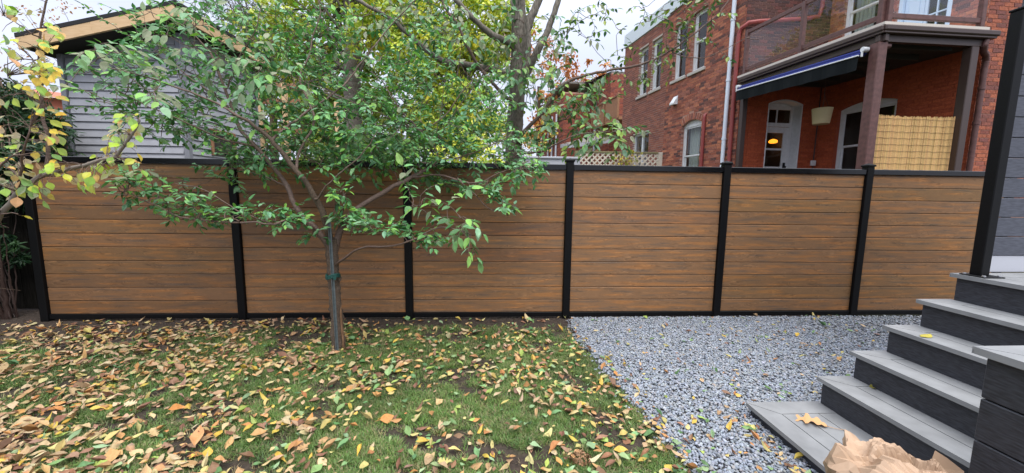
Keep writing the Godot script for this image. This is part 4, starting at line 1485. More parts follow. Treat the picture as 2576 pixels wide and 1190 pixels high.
func build_stairs() -> void:
	var st := thing("deck_stairs", "grey composite deck stairs with charcoal risers on the gravel", "stairs", Vector3(2.4, 0, 2.6))
	var g := 0.005
	var w := 0.138
	var x := SX
	# bottom platform
	var x2 := SX + PLAT + 0.03
	board(st, [Vector2(x, SZ), Vector2(x2, SZ), Vector2(x2, SZ + w), Vector2(x + w, SZ + w)], SY)
	board(st, [Vector2(x, SZ + g * 1.4), Vector2(x + w - g * 0.2, SZ + w + g * 1.2), Vector2(x + w - g * 0.2, SB + 0.3), Vector2(x, SB + 0.3)], SY)
	var bx := x + w + g
	var n := 3
	var bw := (x2 - bx) / n
	for k in n:
		board(st, [Vector2(bx + k * bw, SZ + w + g), Vector2(bx + (k + 1) * bw - g, SZ + w + g), Vector2(bx + (k + 1) * bw - g, SB + 0.3), Vector2(bx + k * bw, SB + 0.3)], SY)
	var fb := MB.new()
	fb.span(Vector3(x + 0.022, 0.0, SZ + 0.022), Vector3(x + 0.042, SY - 0.027, SB + 0.3), 0.002)
	fb.span(Vector3(x + 0.043, 0.0, SZ + 0.022), Vector3(x2, SY - 0.027, SZ + 0.042), 0.002)
	fb.span(Vector3(x + 0.06, 0.0, SZ + 0.06), Vector3(x2, SY - 0.028, SB + 0.3), 0.0)
	put(fb, "riser", M.riser, st)
	for i in 5:
		var y := SY + RISE * (i + 1)
		var tx := SX + PLAT + RUN * i
		var last := i == 4
		var te := tx + RUN + 0.03 if not last else tx + w
		var rz := MB.new()
		rz.span(Vector3(tx + 0.026, y - RISE + 0.001, SZ + 0.022), Vector3(tx + 0.046, y - 0.027, SB - 0.002), 0.002)
		rz.span(Vector3(tx + 0.047, y - RISE - 0.02, SZ + 0.022), Vector3(tx + RUN + 0.025, y - 0.028, SB - 0.002), 0.0)
		put(rz, "riser", M.riser, st)
		if not last:
			board(st, [Vector2(tx, SZ), Vector2(te, SZ), Vector2(te, SZ + w), Vector2(tx + w, SZ + w)], y)
			board(st, [Vector2(tx, SZ + g * 1.4), Vector2(tx + w - g * 0.2, SZ + w + g * 1.2), Vector2(tx + w - g * 0.2, SB - 0.002), Vector2(tx, SB - 0.002)], y)
			board(st, [Vector2(tx + w + g, SZ + w + g), Vector2(te, SZ + w + g), Vector2(te, SB - 0.002), Vector2(tx + w + g, SB - 0.002)], y)
		else:
			board(st, [Vector2(tx, SZ), Vector2(6.0, SZ), Vector2(6.0, SZ + w), Vector2(tx + w, SZ + w)], y)
			board(st, [Vector2(tx, SZ + g * 1.4), Vector2(tx + w - g * 0.2, SZ + w + g * 1.2), Vector2(tx + w - g * 0.2, SB + 1.2), Vector2(tx, SB + 1.2)], y)
			var k := tx + w + g
			while k < 5.9:
				board(st, [Vector2(k, SZ + w + g), Vector2(k + w, SZ + w + g), Vector2(k + w, SB + 1.2), Vector2(k, SB + 1.2)], y)
				k += w + g
	var sk := MB.new()
	sk.span(Vector3(SX + PLAT + RUN * 4 + 0.25, 0, SZ + 0.03), Vector3(5.9, SY + RISE * 5 - 0.03, SB + 1.1))
	put(sk, "deck_base", M.riser, st)
	# black post bolted to the deck
	var py := SY + RISE * 5
	var po := thing("black_deck_post", "square black metal post bolted to the top of the stairs", "post", Vector3(3.156, py, 2.127))
	var bp := MB.new()
	bp.span(Vector3(3.085, py, 2.075), Vector3(3.228, py + 0.008, 2.205), 0.002)
	put(bp, "base_plate", M.black, po)
	var pm := MB.new()
	pm.span(Vector3(3.126, py + 0.008, 2.095), Vector3(3.186, 2.615, 2.157), 0.004)
	put(pm, "post", M.black, po)
	var pc := MB.new()
	pc.span(Vector3(3.122, 2.616, 2.091), Vector3(3.19, 2.63, 2.161), 0.003)
	put(pc, "post_cap", M.black, po)
	for e: Vector2 in [Vector2(3.102, 2.092), Vector2(3.21, 2.092), Vector2(3.102, 2.188), Vector2(3.21, 2.188)]:
		var bm := MB.new()
		bm.tube(PackedVector3Array([Vector3(e.x, py + 0.007, e.y), Vector3(e.x, py + 0.016, e.y)]), PackedFloat32Array([0.011, 0.009]), 8)
		put(bm, "bolt", M.bolt, po)

func build_garden_block() -> void:
	var b := thing("clad_plinth", "charcoal board-clad plinth with a pale grey top beside the stairs", "plinth", Vector3(2.1, 0, 3.7))
	var x0 := 1.70; var z0 := SB
	var top := 0.985
	var core := MB.new()
	core.span(Vector3(x0 + 0.022, 0, z0 + 0.022), Vector3(3.2, top - 0.03, 4.25))
	put(core, "core", M.riser, b)
	var y := top - 0.026
	while y > 0.02:
		var lo := maxf(y - 0.1535, 0.0)
		var m := MB.new()
		m.span(Vector3(x0, lo + 0.005, z0 - 0.001), Vector3(x0 + 0.02, y, 4.25), 0.003)
		put(m, "board", M.riser, b)
		var m2 := MB.new()
		m2.span(Vector3(x0 + 0.021, lo + 0.005, z0 + 0.001), Vector3(3.2, y, z0 + 0.021), 0.003)
		put(m2, "board", M.riser, b)
		y -= 0.1535
	var w := 0.138
	var cx := x0 - 0.025; var cz := z0 - 0.025
	var m3 := MB.new()
	m3.prism([Vector2(cx, cz), Vector2(3.2, cz), Vector2(3.2, cz + w), Vector2(cx + w, cz + w)], top - 0.025, top)
	put(m3, "top_board", M.tread, b)
	var m4 := MB.new()
	m4.prism([Vector2(cx, cz + 0.006), Vector2(cx + w - 0.001, cz + w + 0.005), Vector2(cx + w - 0.001, 4.25), Vector2(cx, 4.25)], top - 0.025, top)
	put(m4, "top_board", M.tread, b)
	for k in 7:
		var m5 := MB.new()
		var xx := cx + w + 0.005 + k * 0.143
		m5.prism([Vector2(xx, cz + w + 0.005), Vector2(xx + 0.138, cz + w + 0.005), Vector2(xx + 0.138, 4.25), Vector2(xx, 4.25)], top - 0.025, top)
		put(m5, "top_board", M.tread, b)

func build_clad_wall() -> void:
	var f := thing("grey_board_wall", "grey horizontal board wall behind the black deck post at far right", "wall", Vector3(4.5, 1.0, 2.0))
	var py := SY + RISE * 5
	var m := MB.new()
	m.span(Vector3(3.37, py + 0.001, 1.985), Vector3(5.9, py + 0.115, 2.015), 0.003)
	put(m, "base_board", M.palegrey, f)
	var y := py + 0.117
	while y < 3.6:
		var b := MB.new()
		b.span(Vector3(3.36, y, 1.98), Vector3(5.9, y + 0.126, 2.02 + rf(-0.001, 0.001)), 0.003)
		put(b, "board", M.clad, f)
		y += 0.1305

# =====================================================================================
# paper yard bag
# =====================================================================================
func build_bag() -> void:
	var b := thing("paper_bag", "crumpled brown paper yard bag in front of the plinth, bottom right", "bag", Vector3(1.38, 0, 3.3))
	var nz := noise(2.4, 91, 1)
	var n2 := noise(6.0, 92, 1)
	var mb := MB.new()
	var na := 104; var nh := 32; var nt := 28
	var hx := 0.245; var hz := 0.17
	# a point of the skin: walls for j <= nh, then the crushed top closing inwards
	var skin := func(i: int, j: int) -> Vector3:
		var a := TAU * i / na
		var ca := cos(a); var sa := sin(a)
		var ex := signf(ca) * pow(absf(ca), 0.36); var ez := signf(sa) * pow(absf(sa), 0.36)
		var k := 1.0 if j <= nh else 1.0 - float(j - nh) / nt
		var px := ex * hx * k; var pz := ez * hz * k
		# the height of the crushed mouth falls from the left shoulder to the right
		var crest := 0.665 - 0.22 * smoothstep(-0.16, 0.25, px) + 0.03 * exp(-pow((px - 0.05) / 0.035, 2.0)) - 0.045 * exp(-pow((px + 0.01) / 0.03, 2.0))
		var y := crest - 0.06 * k * k
		var fold := (pz - 0.02 - 0.35 * (px - 0.05)) / 0.016
		y -= 0.06 * exp(-fold * fold) * smoothstep(-0.2, -0.08, px)
		var up := 1.0
		if j <= nh:
			y *= float(j) / nh
			up = smoothstep(0.45, 1.0, float(j) / nh)
		var p := Vector3(px, y, pz)
		var r1 := 1.0 - 2.6 * absf(nz.get_noise_3dv(p * Vector3(0.9, 2.0, 2.9) + Vector3(0, px * 0.7, px * 0.9)))
		var r2 := 1.0 - 2.4 * absf(n2.get_noise_3dv(p * 1.4 + Vector3(5, 2, 1)))
		var nrm := Vector3(ca, 0, sa) if j <= nh else Vector3(ca * k * 0.5, 1.0, sa * k * 0.7).normalized()
		var r3 := 1.0 - 2.2 * absf(n2.get_noise_3dv(p * 3.1 + Vector3(1, 8, 4)))
		p += nrm * (0.004 + 0.03 * up) * (r1 * 0.8 + r2 * 0.55 + r3 * 0.2)
		var jit := 0.0016 * up * (1.0 if j < nh + nt else 0.0)
		p += Vector3(sin(i % na * 12.9 + j * 4.1), sin(i % na * 7.3 + j * 9.7), cos(i % na * 5.1 + j * 3.3)) * jit
		return p.rotated(Vector3.UP, 0.1) + Vector3(1.485, -0.02, 3.26)
	for j in nh + nt:
		for i in na:
			var p0: Vector3 = skin.call(i, j); var p1: Vector3 = skin.call(i + 1, j); var p2: Vector3 = skin.call(i + 1, j + 1); var p3: Vector3 = skin.call(i, j + 1)
			if j == nh + nt - 1:
				mb.tri(p0, p3, p1)
			elif (i + j) % 2 == 0:
				mb.tri(p0, p2, p1); mb.tri(p0, p3, p2)
			else:
				mb.tri(p0, p3, p1); mb.tri(p1, p3, p2)
	put(mb, "bag_body", M.paper, b)
	# a stiff corner of the folded mouth that sticks up
	var fl := MB.new()
	var f0 := Vector3(1.52, 0.57, 3.22)
	var fp := [f0, f0 + Vector3(0.03, 0.05, -0.012), f0 + Vector3(0.07, 0.025, -0.004), f0 + Vector3(0.12, -0.015, 0.01), f0 + Vector3(0.1, -0.06, 0.03), f0 + Vector3(0.03, -0.03, 0.03)]
	for i in range(1, 5):
		fl.tri(fp[0], fp[i], fp[i + 1])
	put(fl, "folded_corner", M.paper, b)

# =====================================================================================
# trees
# =====================================================================================
func leaf_t(p: Vector3, dir: Vector3, size: float, tilt := 0.7) -> Transform3D:
	var y := dir.normalized()
	var up := Vector3(rf(-tilt, tilt), 1.0, rf(-tilt, tilt) + 0.25)
	var x := y.cross(up)
	if x.length() < 0.05: x = y.cross(Vector3(1, 0, 0.3))
	x = x.normalized()
	var z := x.cross(y).normalized()
	return Transform3D(Basis(x * size, y * size, z * size), p)

# a smooth tapering limb through the given points; also collects places where twigs may start
func limb(mb: MB, pts: Array, r0: float, r1: float, samples: Array, sides := 9, wob := 0.006) -> void:
	var out := PackedVector3Array()
	var rad := PackedFloat32Array()
	var n := pts.size()
	for i in n - 1:
		var a: Vector3 = pts[maxi(i - 1, 0)]; var b: Vector3 = pts[i]; var c: Vector3 = pts[i + 1]; var d: Vector3 = pts[mini(i + 2, n - 1)]
		var steps := maxi(2, int(b.distance_to(c) / 0.06))
		for k in steps:
			var t := float(k) / steps
			var p := b.cubic_interpolate(c, a, d, t)
			var f := (i + t) / (n - 1)
			out.append(p + Vector3(rf(-wob, wob), rf(-wob, wob), rf(-wob, wob)))
			rad.append(lerpf(r0, r1, pow(f, 0.8)) * rf(0.94, 1.07))
			if f > 0.12: samples.append(p)
	out.append(pts[n - 1]); rad.append(r1)
	samples.append(pts[n - 1])
	mb.tube(out, rad, sides)

func px_limb(mb: MB, spec: Array, samples: Array, sides := 9) -> void:
	var pts := []
	for q: Vector3 in spec[2]:
		pts.append(pix(q.x, q.y, q.z))
	limb(mb, pts, spec[0], spec[1], samples, sides)

# twigs with leaves: cl = [centre px u, v, half widths u, v, plane z, depth, number]
func grow(samples: Array, clusters: Array, stems: MB, o: Dictionary) -> Array:
	var starts := []
	for cl: Array in clusters:
		var k := 0
		while k < cl[6] * o.get("thick", 1.0):
			var a := rf(-1, 1); var b := rf(-1, 1)
			if a * a + b * b > 1.0: continue
			k += 1
			var z: float = cl[4] + rf(-1, 1) * cl[5]
			var p := pix(cl[0] + a * cl[2], cl[1] + b * cl[3], z)
			if p.y < 1.95 and p.z < 0.12: p = pix(cl[0] + a * cl[2], cl[1] + b * cl[3], rf(0.15, 0.6)) if o.get("fence", false) else p
			var best := INF
			for s: Vector3 in samples:
				best = minf(best, s.distance_squared_to(p))
			starts.append([best, p])
	starts.sort_custom(func(x: Array, y: Array) -> bool: return x[0] < y[0])
	var leaves := []
	var have := samples.duplicate()
	for st: Array in starts:
		var p: Vector3 = st[1]
		var near := Vector3.ZERO
		var best := INF
		for s: Vector3 in have:
			var dd := s.distance_squared_to(p)
			if dd < best:
				best = dd; near = s
		var out := (p - near)
		var len: float = rf(o.twig[0], o.twig[1])
		var d := (out.normalized() * 0.7 + Vector3(rf(-1, 1), rf(-0.35, 0.75), rf(-1, 1)) * 0.8).normalized()
		var path := PackedVector3Array()
		var rad := PackedFloat32Array()
		if best > 0.0004:
			path.append(near)
			path.append(near.lerp(p, 0.5) + Vector3(0, -0.02, 0))
		path.append(p)
		var q := p
		var segs := 4
		for i in segs:
			d = (d + Vector3(rf(-0.25, 0.25), rf(-0.2, 0.2) - o.get("sag", 0.0), rf(-0.25, 0.25))).normalized()
			q += d * len / segs
			if o.get("fence", false) and q.y < 1.9: q.z = maxf(q.z, 0.08)
			path.append(q)
		var base := path.size()
		for i in base: rad.append(lerpf(o.stem, o.stem * 0.35, float(i) / (base - 1)))
		stems.tube(path, rad, 4, false)
		have.append(p)
		have.append(path[base - 2])
		# leaves, two sides in turn
		var side := 1.0
		for i in range(base - segs - 1, base - 1):
			var a := path[i]; var b := path[i + 1]
			var n := maxi(1, int(round(a.distance_to(b) / o.step)))
			for j in n:
				var t := (j + rf(0.1, 0.9)) / n
				var dir := (b - a).normalized()
				var sd := dir.cross(Vector3(rf(-0.5, 0.5), 1, rf(-0.5, 0.5))).normalized() * side
				side = -side
				var size := rf(o.leaf[0], o.leaf[1]) * (1.0 if rng.randf() > o.get("big", 0.0) else 1.55)
				var lp := a.lerp(b, t)
				if o.get("fence", false) and lp.y < 1.92 and lp.z < 0.07: continue
				leaves.append([leaf_t(lp, dir * rf(0.2, 0.9) + sd * rf(0.5, 1.0) + Vector3(0, rf(-0.55, 0.25) - o.get("sag", 0.0), 0), size, o.get("tilt", 0.7)), leaf_col(o.cols)])
		leaves.append([leaf_t(q, d, rf(o.leaf[0], o.leaf[1]), 0.8), leaf_col(o.cols)])
	return leaves

# the leaves that show largest become parts, the others one part
func set_leaves(leaves: Array, tree: Node3D, mesh: Mesh, mtl: StandardMaterial3D, most := 300) -> void:
	for l: Array in leaves:
		var t: Transform3D = l[0]
		var p := to_px(t.origin)
		var to := (eye.origin - t.origin).normalized()
		var s := t.basis.y.length()
		var ok := p.x > 0 and p.x < 2576 and p.y > 0
		l.append(s * s / (p.z * p.z) * (0.3 + absf(to.dot(t.basis.z / s))) * (1.0 if ok else 0.001))
	leaves.sort_custom(func(a: Array, b: Array) -> bool: return a[2] > b[2])
	var mats := {}
	var ts := []; var cs := []
	for i in leaves.size():
		var c: Color = leaves[i][1]
		if i < most:
			var q := Color(snappedf(c.r, 0.03), snappedf(c.g, 0.02), snappedf(c.b, 0.02))
			var key := q.to_html()
			if not mats.has(key):
				var m: StandardMaterial3D = mtl.duplicate()
				m.vertex_color_use_as_albedo = false
				m.albedo_color = c.linear_to_srgb()
				mats[key] = m
			inst(mesh, mats[key], leaves[i][0], "leaf", tree)
		else:
			ts.append(leaves[i][0]); cs.append(c)
	if ts.size() > 0:
		many(mesh, mtl, ts, cs, "foliage", tree)

var plum_cols := [Color(0.105, 0.29, 0.09), Color(0.15, 0.36, 0.12), Color(0.055, 0.175, 0.055), Color(0.2, 0.43, 0.075), Color(0.18, 0.37, 0.19), Color(0.07, 0.2, 0.07)]

func V(a: float, b: float, c: float) -> Vector3:
	return Vector3(a, b, c)

func build_plum() -> void:
	var base := pix(848, 878, 0.85)
	base.y = 0.0
	var t := thing("plum_tree", "young plum tree with spreading green crown and staked trunk on the lawn", "tree", base)
	var tr := MB.new()
	var s := []
	# trunk with a flare at the foot
	var tp := [V(853, 892, 0.85), V(851, 868, 0.85), V(846, 800, 0.85), V(842, 740, 0.85), V(839, 690, 0.85), V(836, 645, 0.85), V(832, 600, 0.85)]
	var pts := []
	for q: Vector3 in tp: pts.append(pix(q.x, q.y, q.z))
	pts[0].y = -0.03
	var out := PackedVector3Array(); var rad := PackedFloat32Array()
	var tw := noise(3.0, 61, 2)
	for i in pts.size() - 1:
		for k in 8:
			var f := (i + k / 8.0) / (pts.size() - 1)
			var p: Vector3 = (pts[i] as Vector3).cubic_interpolate(pts[i + 1], pts[maxi(i - 1, 0)], pts[mini(i + 2, pts.size() - 1)], k / 8.0)
			out.append(p + Vector3(tw.get_noise_1d(f * 9.0), 0, tw.get_noise_1d(f * 9.0 + 50.0)) * 0.012)
			rad.append(lerpf(0.054, 0.046, f) + 0.034 * exp(-f * 8.0) + 0.005 * tw.get_noise_1d(f * 14.0 + 9.0) + 0.014 * smoothstep(0.75, 1.0, f))
	# an uneven trunk: displace the ring outwards by bumps
	var k0 := tr.v.size()
	tr.tube(out, rad, 18)
	for i in range(k0, tr.v.size()):
		var p := tr.v[i]
		tr.v[i] = p + tr.n[i] * 0.011 * (tw.get_noise_3dv(p * 2.4) + 0.6 * tw.get_noise_3dv(Vector3(p.x * 7.0, p.y * 1.2, p.z * 7.0)))
	put(tr, "trunk", M.bark, t)
	# scars and burls
	var sc := MB.new()
	for q: Vector3 in [V(857, 800, 0.885), V(859, 830, 0.89), V(862, 858, 0.9)]:
		var p := pix(q.x, q.y, q.z)
		sc.tube(PackedVector3Array([p + Vector3(0, -0.13, -0.03), p + Vector3(0.004, -0.05, -0.002), p + Vector3(0, 0.05, -0.006), p + Vector3(-0.004, 0.12, -0.035)]), PackedFloat32Array([0.005, 0.012, 0.01, 0.003]), 7)
	put(sc, "torn_bark", M.torn, t)
	for q: Vector3 in [V(829, 706, 0.87), V(832, 742, 0.88), V(854, 700, 0.87)]:
		var bm := MB.new()
		var p := pix(q.x, q.y, q.z)
		bm.tube(PackedVector3Array([p + Vector3(0, -0.03, 0), p, p + Vector3(0, 0.03, 0)]), PackedFloat32Array([0.008, 0.022, 0.006]), 8)
		put(bm, "burl", M.bark, t)
	var spec := [
		# radius at the start and end, points (u, v, z)
		[0.0304, 0.0090, [V(830, 628, 0.85), V(818, 605, 0.87), V(790, 572, 0.86), V(745, 520, 0.82), V(722, 470, 0.78), V(701, 439, 0.75), V(644, 368, 0.68), V(610, 333, 0.65), V(587, 280, 0.62), V(568, 227, 0.6), V(545, 170, 0.6), V(528, 130, 0.6)]],
		[0.0330, 0.0120, [V(833, 622, 0.85), V(822, 570, 0.88), V(806, 522, 0.92), V(778, 472, 0.98), V(745, 430, 1.02), V(700, 372, 1.05), V(682, 352, 1.05), V(644, 318, 1.05), V(606, 296, 1.05)]],
		[0.0106, 0.0037, [V(606, 296, 1.05), V(545, 261, 1.08), V(454, 223, 1.15), V(364, 193, 1.2), V(250, 165, 1.25)]],
		[0.0092, 0.0030, [V(587, 280, 0.62), V(520, 225, 0.6), V(470, 190, 0.55), V(400, 120, 0.5)]],
		[0.0112, 0.0030, [V(800, 580, 0.88), V(770, 564, 1.0), V(730, 553, 1.1), V(687, 564, 1.2), V(640, 560, 1.3), V(540, 556, 1.35), V(454, 545, 1.4), V(400, 520, 1.4), V(341, 496, 1.45), V(300, 458, 1.45)]],
		[0.0079, 0.0030, [V(687, 564, 1.2), V(600, 530, 1.1), V(520, 480, 1.1), V(440, 462, 1.2)]],
		[0.0073, 0.0023, [V(722, 470, 0.78), V(650, 440, 0.7), V(580, 425, 0.6), V(500, 440, 0.5)]],
		[0.0343, 0.0180, [V(838, 650, 0.85), V(846, 606, 0.84), V(860, 572, 0.8), V(886, 538, 0.74), V(938, 499, 0.66), V(990, 469, 0.6), V(1034, 447, 0.55), V(1062, 432, 0.52)]],
		[0.0112, 0.0037, [V(1034, 447, 0.55), V(1103, 440, 0.6), V(1198, 460, 0.7), V(1267, 430, 0.8), V(1330, 405, 0.9)]],
		[0.0073, 0.0030, [V(1150, 448, 0.66), V(1195, 490, 0.75), V(1240, 530, 0.85), V(1300, 515, 0.9)]],
		[0.0132, 0.0053, [V(1062, 432, 0.52), V(1102, 402, 0.5), V(1090, 365, 0.5), V(1060, 330, 0.48), V(1010, 280, 0.45), V(960, 200, 0.4)]],
		[0.0059, 0.0030, [V(1060, 330, 0.48), V(900, 262, 0.75), V(727, 189, 1.0)]],
		[0.0092, 0.0030, [V(1102, 402, 0.5), V(1160, 395, 0.6), V(1224, 371, 0.7), V(1290, 340, 0.8)]],
		[0.0132, 0.0045, [V(846, 665, 0.88), V(866, 650, 0.98), V(890, 632, 1.06), V(925, 622, 1.14), V(990, 618, 1.24), V(1050, 598, 1.3), V(1110, 570, 1.36), V(1185, 590, 1.4)]],
		[0.0106, 0.0037, [V(792, 496, 0.95), V(800, 500, 0.98), V(821, 469, 1.05), V(860, 434, 1.1), V(905, 395, 1.15), V(950, 330, 1.2)]],
		[0.0132, 0.0037, [V(745, 430, 1.02), V(754, 380, 0.9), V(790, 300, 0.8), V(754, 195, 0.7), V(777, 144, 0.65), V(784, 102, 0.62), V(806, 30, 0.6), V(792, -30, 0.6)]],
		[0.0119, 0.0045, [V(682, 352, 1.05), V(760, 290, 0.8), V(860, 220, 0.6), V(901, 167, 0.5), V(947, 110, 0.45), V(1000, 45, 0.4), V(1058, -10, 0.4)]],
		[0.0092, 0.0030, [V(644, 368, 0.68), V(560, 350, 0.9), V(470, 310, 1.1), V(380, 270, 1.2), V(290, 225, 1.3)]],
		[0.0086, 0.0030, [V(1060, 330, 0.48), V(1120, 290, 0.4), V(1170, 220, 0.35), V(1240, 160, 0.3)]],
		[0.0079, 0.0030, [V(568, 227, 0.6), V(600, 150, 0.65), V(640, 80, 0.7), V(660, 10, 0.7)]],
		[0.0066, 0.0023, [V(528, 130, 0.6), V(480, 80, 0.65), V(430, 50, 0.7), V(350, 20, 0.8)]],
		[0.0066, 0.0023, [V(860, 550, 0.82), V(865, 510, 0.95), V(862, 478, 1.0)]],
		[0.0053, 0.0023, [V(1090, 365, 0.5), V(1108, 290, 0.55), V(1118, 200, 0.6)]],
		[0.0053, 0.0023, [V(1090, 370, 0.5), V(1160, 260, 0.6), V(1230, 170, 0.7)]],
	]
	var bi := 0
	for e: Array in spec:
		var b := MB.new()
		px_limb(b, e, s, 10 if bi < 9 else 7)
		put(b, "branch", M.bark_red if bi != 1 else M.bark, t)
		bi += 1
	var stems := MB.new()
	var dense := [
		[300, 200, 110, 60, 0.76, 0.35, 26], [400, 150, 110, 70, 0.56, 0.4, 26], [420, 60, 140, 60, 0.36, 0.4, 26], [520, 40, 110, 50, 0.26, 0.4, 18],
		[520, 190, 120, 70, 0.36, 0.45, 26], [640, 170, 120, 90, 0.46, 0.5, 56], [650, 60, 110, 60, 0.36, 0.4, 28], [430, 290, 150, 62, 0.66, 0.4, 40],
		[300, 260, 80, 40, 0.96, 0.2, 12], [570, 330, 120, 62, 0.56, 0.4, 34], [650, 395, 90, 38, 0.46, 0.35, 33], [750, 130, 120, 110, 0.36, 0.45, 56],
		[770, 250, 130, 90, 0.46, 0.5, 71], [800, 360, 140, 60, 0.56, 0.4, 71], [880, 60, 120, 60, 0.16, 0.35, 28], [910, 180, 140, 90, 0.26, 0.45, 56],
		[930, 310, 140, 80, 0.46, 0.5, 79], [870, 405, 130, 26, 0.56, 0.3, 34], [1050, 150, 130, 90, 0.16, 0.4, 46], [1080, 270, 130, 80, 0.26, 0.45, 69],
		[1070, 370, 140, 50, 0.36, 0.4, 66], [1200, 260, 110, 80, 0.16, 0.35, 46], [1200, 350, 110, 55, 0.36, 0.35, 51], [1300, 405, 70, 34, 0.46, 0.2, 34],
		[1000, 415, 90, 20, 0.36, 0.25, 18], [1100, 445, 90, 30, 0.31, 0.2, 24], [480, 455, 100, 18, 0.21, 0.12, 7], [560, 435, 50, 16, 0.16, 0.15, 7], [600, 405, 40, 25, 0.26, 0.2, 9],
	]
	var o := {"twig": [0.14, 0.32], "leaf": [0.04, 0.078], "step": 0.022, "tilt": 0.5, "stem": 0.0035, "cols": plum_cols, "fence": true, "big": 0.08, "thick": 0.85}
	var lv := grow(s, dense, stems, o)
	var low := [
		[345, 480, 45, 16.12, 1.42, 0.12, 17], [440, 505, 72, 18.6, 1.3, 0.15, 27], [480, 545, 63, 9.92, 1.35, 0.12, 18], [560, 548, 54, 12.4, 1.3, 0.12, 18], [310, 455, 27, 9.92, 1.45, 0.1, 8],
		[650, 530, 36, 12.4, 1.15, 0.12, 12], [720, 560, 54, 11.16, 1.05, 0.12, 18], [690, 545, 63, 14.88, 1, 0.1, 10],
		[870, 540, 49.5, 21.08, 0.95, 0.12, 27], [864, 487, 21.6, 16.12, 1, 0.08, 12], [930, 570, 45, 13.64, 1.1, 0.1, 16], [990, 575, 45, 14.88, 1.2, 0.1, 20], [1060, 600, 49.5, 13.64, 1.3, 0.1, 22],
		[1290, 520, 32.4, 8.68, 0.9, 0.1, 12], [1235, 500, 36, 18.6, 0.82, 0.1, 13], [1200, 465, 45, 12.4, 0.72, 0.1, 12], [1320, 430, 45, 16.12, 0.85, 0.12, 16], [800, 590, 27, 9.92, 0.95, 0.08, 6], [740, 520, 18, 9.92, 0.9, 0.06, 6],
	]
	o.twig = [0.05, 0.13]; o.thick = 0.82; o.leaf = [0.042, 0.076]; o.step = 0.018
	lv.append_array(grow(s, low, stems, o))
	# long shoots with large drooping leaves
	var shoots := [[1080, 520, 60, 34, 1.3, 0.1, 9], [1150, 560, 40, 26, 1.38, 0.08, 5], [1180, 588, 12, 6, 1.4, 0.04, 3], [520, 130, 60, 40, 0.9, 0.2, 7], [470, 70, 60, 40, 1.0, 0.2, 7], [380, 215, 60, 40, 1.4, 0.15, 6], [640, 190, 60, 40, 1.2, 0.2, 6], [730, 200, 20, 20, 1.0, 0.1, 3], [270, 140, 60, 30, 1.4, 0.15, 4]]
	o.thick = 1.0; o.leaf = [0.075, 0.11]; o.step = 0.04; o.sag = 0.22; o.twig = [0.15, 0.3]; o.big = 0.0
	lv.append_array(grow(s, shoots, stems, o))
	kind(put(stems, "twigs", M.bark_red, t), "stuff")
	set_leaves(lv, t, leaf_mesh, M.leaf)
	# steel stake and the tie round the trunk
	var f0 := pix(846, 880, 0.945); f0.y = -0.02
	var f1 := pix(826, 560, 0.945)
	var sx := (f1 - f0).normalized()
	var sm := MB.new()
	sm.bar(f0, f1 + sx * 0.02, 0.005, 0.02, 0.001)
	sm.bar(f0 + Vector3(0.009, 0, -0.01), f1 + sx * 0.02 + Vector3(0.009, 0, -0.01), 0.02, 0.004, 0.001)
	var stake := put(sm, "tree_stake", M.steel)
	tag(stake, "grey steel angle stake leaning against the plum tree trunk", "stake")
	var tm := MB.new()
	var c := pix(840, 692, 0.87)
	var ring := PackedVector3Array(); var rr := PackedFloat32Array()
	for dy: float in [-0.012, 0.0, 0.012]:
		ring = PackedVector3Array(); rr = PackedFloat32Array()
		for i in 25:
			var a := TAU * i / 24.0
			ring.append(c + Vector3(cos(a) * 0.056, dy + 0.01 * sin(a * 2.0), sin(a) * 0.066 + 0.02)); rr.append(0.008)
		tm.tube(ring, rr, 6)
	tm.bar(c + Vector3(0.03, 0.0, 0.085), c + Vector3(0.052, -0.004, 0.075), 0.012, 0.045)
	tag(put(tm, "tree_tie", M.strap), "dark green strap tied round the plum trunk and its stake", "strap")

